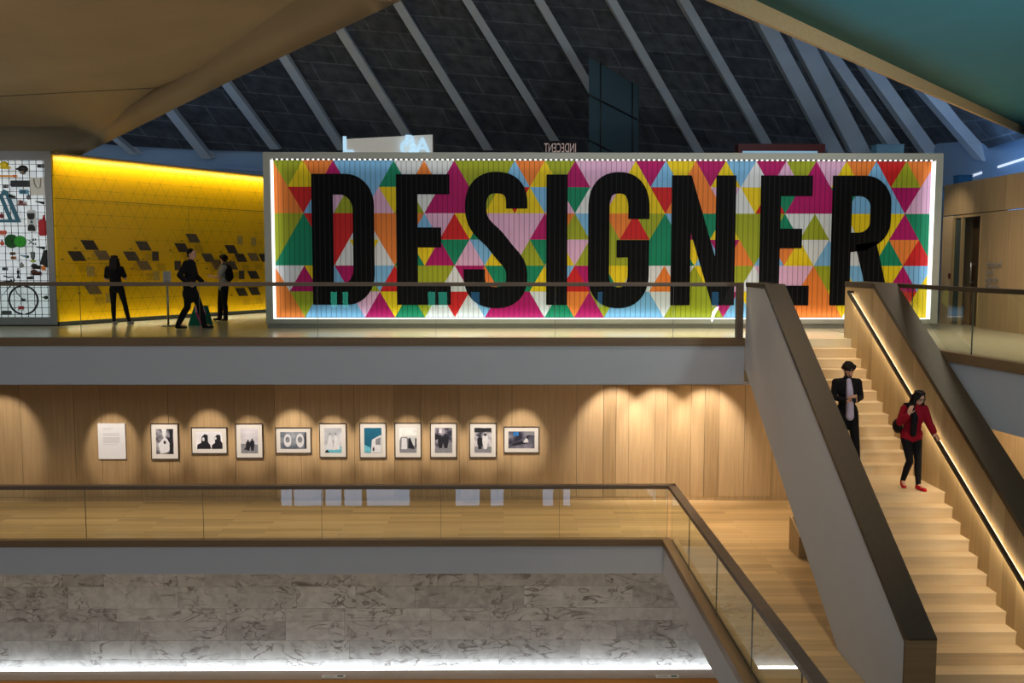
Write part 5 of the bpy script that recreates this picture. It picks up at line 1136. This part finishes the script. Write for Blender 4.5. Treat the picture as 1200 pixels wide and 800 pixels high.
# -- woman in red
def glasses_bag(root, J, hp, HR, k, hr, hf, hu, F, U):
    gm = mat('black_frame', (.01, .01, .01), .3)
    part(root, 'glasses', gm, lambda bm: (tube(bm, [hp(-.078, .0, .016), hp(-.06, .088, .016), hp(.06, .088, .016), hp(.078, .0, .016)], .0035, 6), [tube(bm, [hp(.031*s+.024*cos(a), .094, .010+.019*sin(a)) for a in [j*pi/5 for j in range(11)]], .004, 6, caps=False) for s in (-1, 1)]))
    remesh('scarf', lambda bm: (cap_(bm, J['shL']+Vector((.05, -.05, .06)), J['chest']+Vector((-.05, -.15, .02)), .045, .055), cap_(bm, J['chest']+Vector((-.05, -.15, .02)), J['pelvis']+Vector((-.04, -.16, .04)), .055, .045), cap_(bm, J['shL']+Vector((.02, .04, .05)), J['shL']+Vector((.05, -.06, .06)), .04, .05)), .01, cloth('black_knit_scarf', 16, 14, 18), root)
    remesh('shoulder_bag', lambda bm: ico(bm, J['pelvis']+Vector((-.17, .12, .12)), 1, 2, scale=(.07, .13, .12)), .012, cloth('black_bag_leather', 18, 15, 15, .5), root)
def sweater(root, J, torso, arm, k, F, U, RT, RP_):
    def g2(bm):
        torso(bm, .024); 
        for s in 'LR':
            arm(bm, s, .024, 1.85); cap_(bm, J['el'+s].lerp(J['wr'+s], .3), J['el'+s].lerp(J['wr'+s], .8), .066*k, .056*k)
        cap_(bm, J['hipL']+Vector((.015, 0, .06)), J['hipR']+Vector((-.015, 0, .06)), .118*k, .118*k); cap_(bm, J['hipL']+Vector((.01, 0, .01)), J['hipR']+Vector((-.01, 0, .01)), .108*k, .108*k)
    remesh('sweater', g2, .009, cloth('red_sweater', 134, 10, 30), root)
person('woman with long dark hair and glasses in red sweater and red shoes descending the stairs', (6.40, 14.62, TOP-RISE*12),
    dict(pelvis=(.02, .02, .84), chest=(.04, 0, 1.13), neck=(.06, -.02, 1.33), head=(.09, -.05, 1.44), shL=(-.10, .0, 1.26), shR=(.20, .0, 1.26),
         elL=(-.19, -.03, 1.05), elR=(.29, .0, 1.03), wrL=(-.11, -.17, 1.20), wrR=(.335, -.10, .885), hipL=(-.06, .02, .80), hipR=(.10, .0, .80),
         knL=(-.03, -.08, .44), knR=(.10, -.08, .44), anL=(-.07, .06, .10), anR=(.10, -.12, .075), toL=(-.09, -.07, .03), toR=(.15, -.29, .026)),
    (0, -1, 0), (.30, -1, -.38), sweater, cloth('black_leggings', 12, 12, 14), cloth('red_suede_shoe', 178, 22, 34), long_hair(cloth('long_black_hair', 18, 12, 13, .5), .36),
    {'L': ((.1, -.3, .9), (.5, .5, .2), (.8, -.3, -.2)), 'R': ((.15, -.8, -.5), (.15, .4, -.85), (-.9, -.1, -.1)), 'curl': .5}, extra=glasses_bag, k=.91, tight=True)

# stanchion sign and triangle stool by the walking man
p = aZ(197.5, 382, TOP); sp = empty('stanchion_sign', (p.x, p.y, TOP)); tag(sp, 'steel post with round foot and small white notice panel by the walking man', 'sign')
part(sp, 'base', mat('brushed_steel', (.42, .40, .34), .3, .9), lambda bm: lathe(bm, [(.17, .001), (.17, .012), (.05, .03)]))
part(sp, 'pole', mat('brushed_steel', (.42, .40, .34), .3, .9), lambda bm: tube(bm, [(0, 0, .02), (0, 0, 1.05)], .025, 12))
part(sp, 'notice_panel', mat('notice_grey', (.40, .40, .36), .5), lambda bm: box(bm, (-.09, -.02, .98), (.09, 0, 1.28), bev=.004))
part(sp, 'notice_text', mat('notice_ink', (.10, .10, .10), .6), lambda bm: [box(bm, (-.07, -.022, 1.25-j*.03), (.07-.02*(j % 3), -.0205, 1.243-j*.03)) for j in range(8)])
p = aZ(229, 382, TOP); sl = empty('triangle_stool', (p.x, p.y+.35, TOP)); tag(sl, 'low stool patterned with pink and green triangles behind the walking man', 'stool')
def stl(bm):
    A = [(-.24, .001), (.26, .001), (.14, .46), (-.08, .46)]
    f = prism(bm, [(x, -.16, z) for x, z in A], (0, .32, 0), 0)
part(sl, 'body', cloth('stool_green', 20, 110, 84), stl)
part(sl, 'pattern', cloth('stool_magenta', 196, 60, 120), lambda bm: prism(bm, [(-.05, -.166, .30), (.20, -.166, .30), (.06, -.166, .02)], (0, .004, 0)))
part(sl, 'pattern', cloth('stool_pink', 220, 160, 180), lambda bm: prism(bm, [(-.08, -.166, .46), (.14, -.166, .46), (.19, -.166, .31), (-.06, -.166, .31)], (0, .004, 0)))
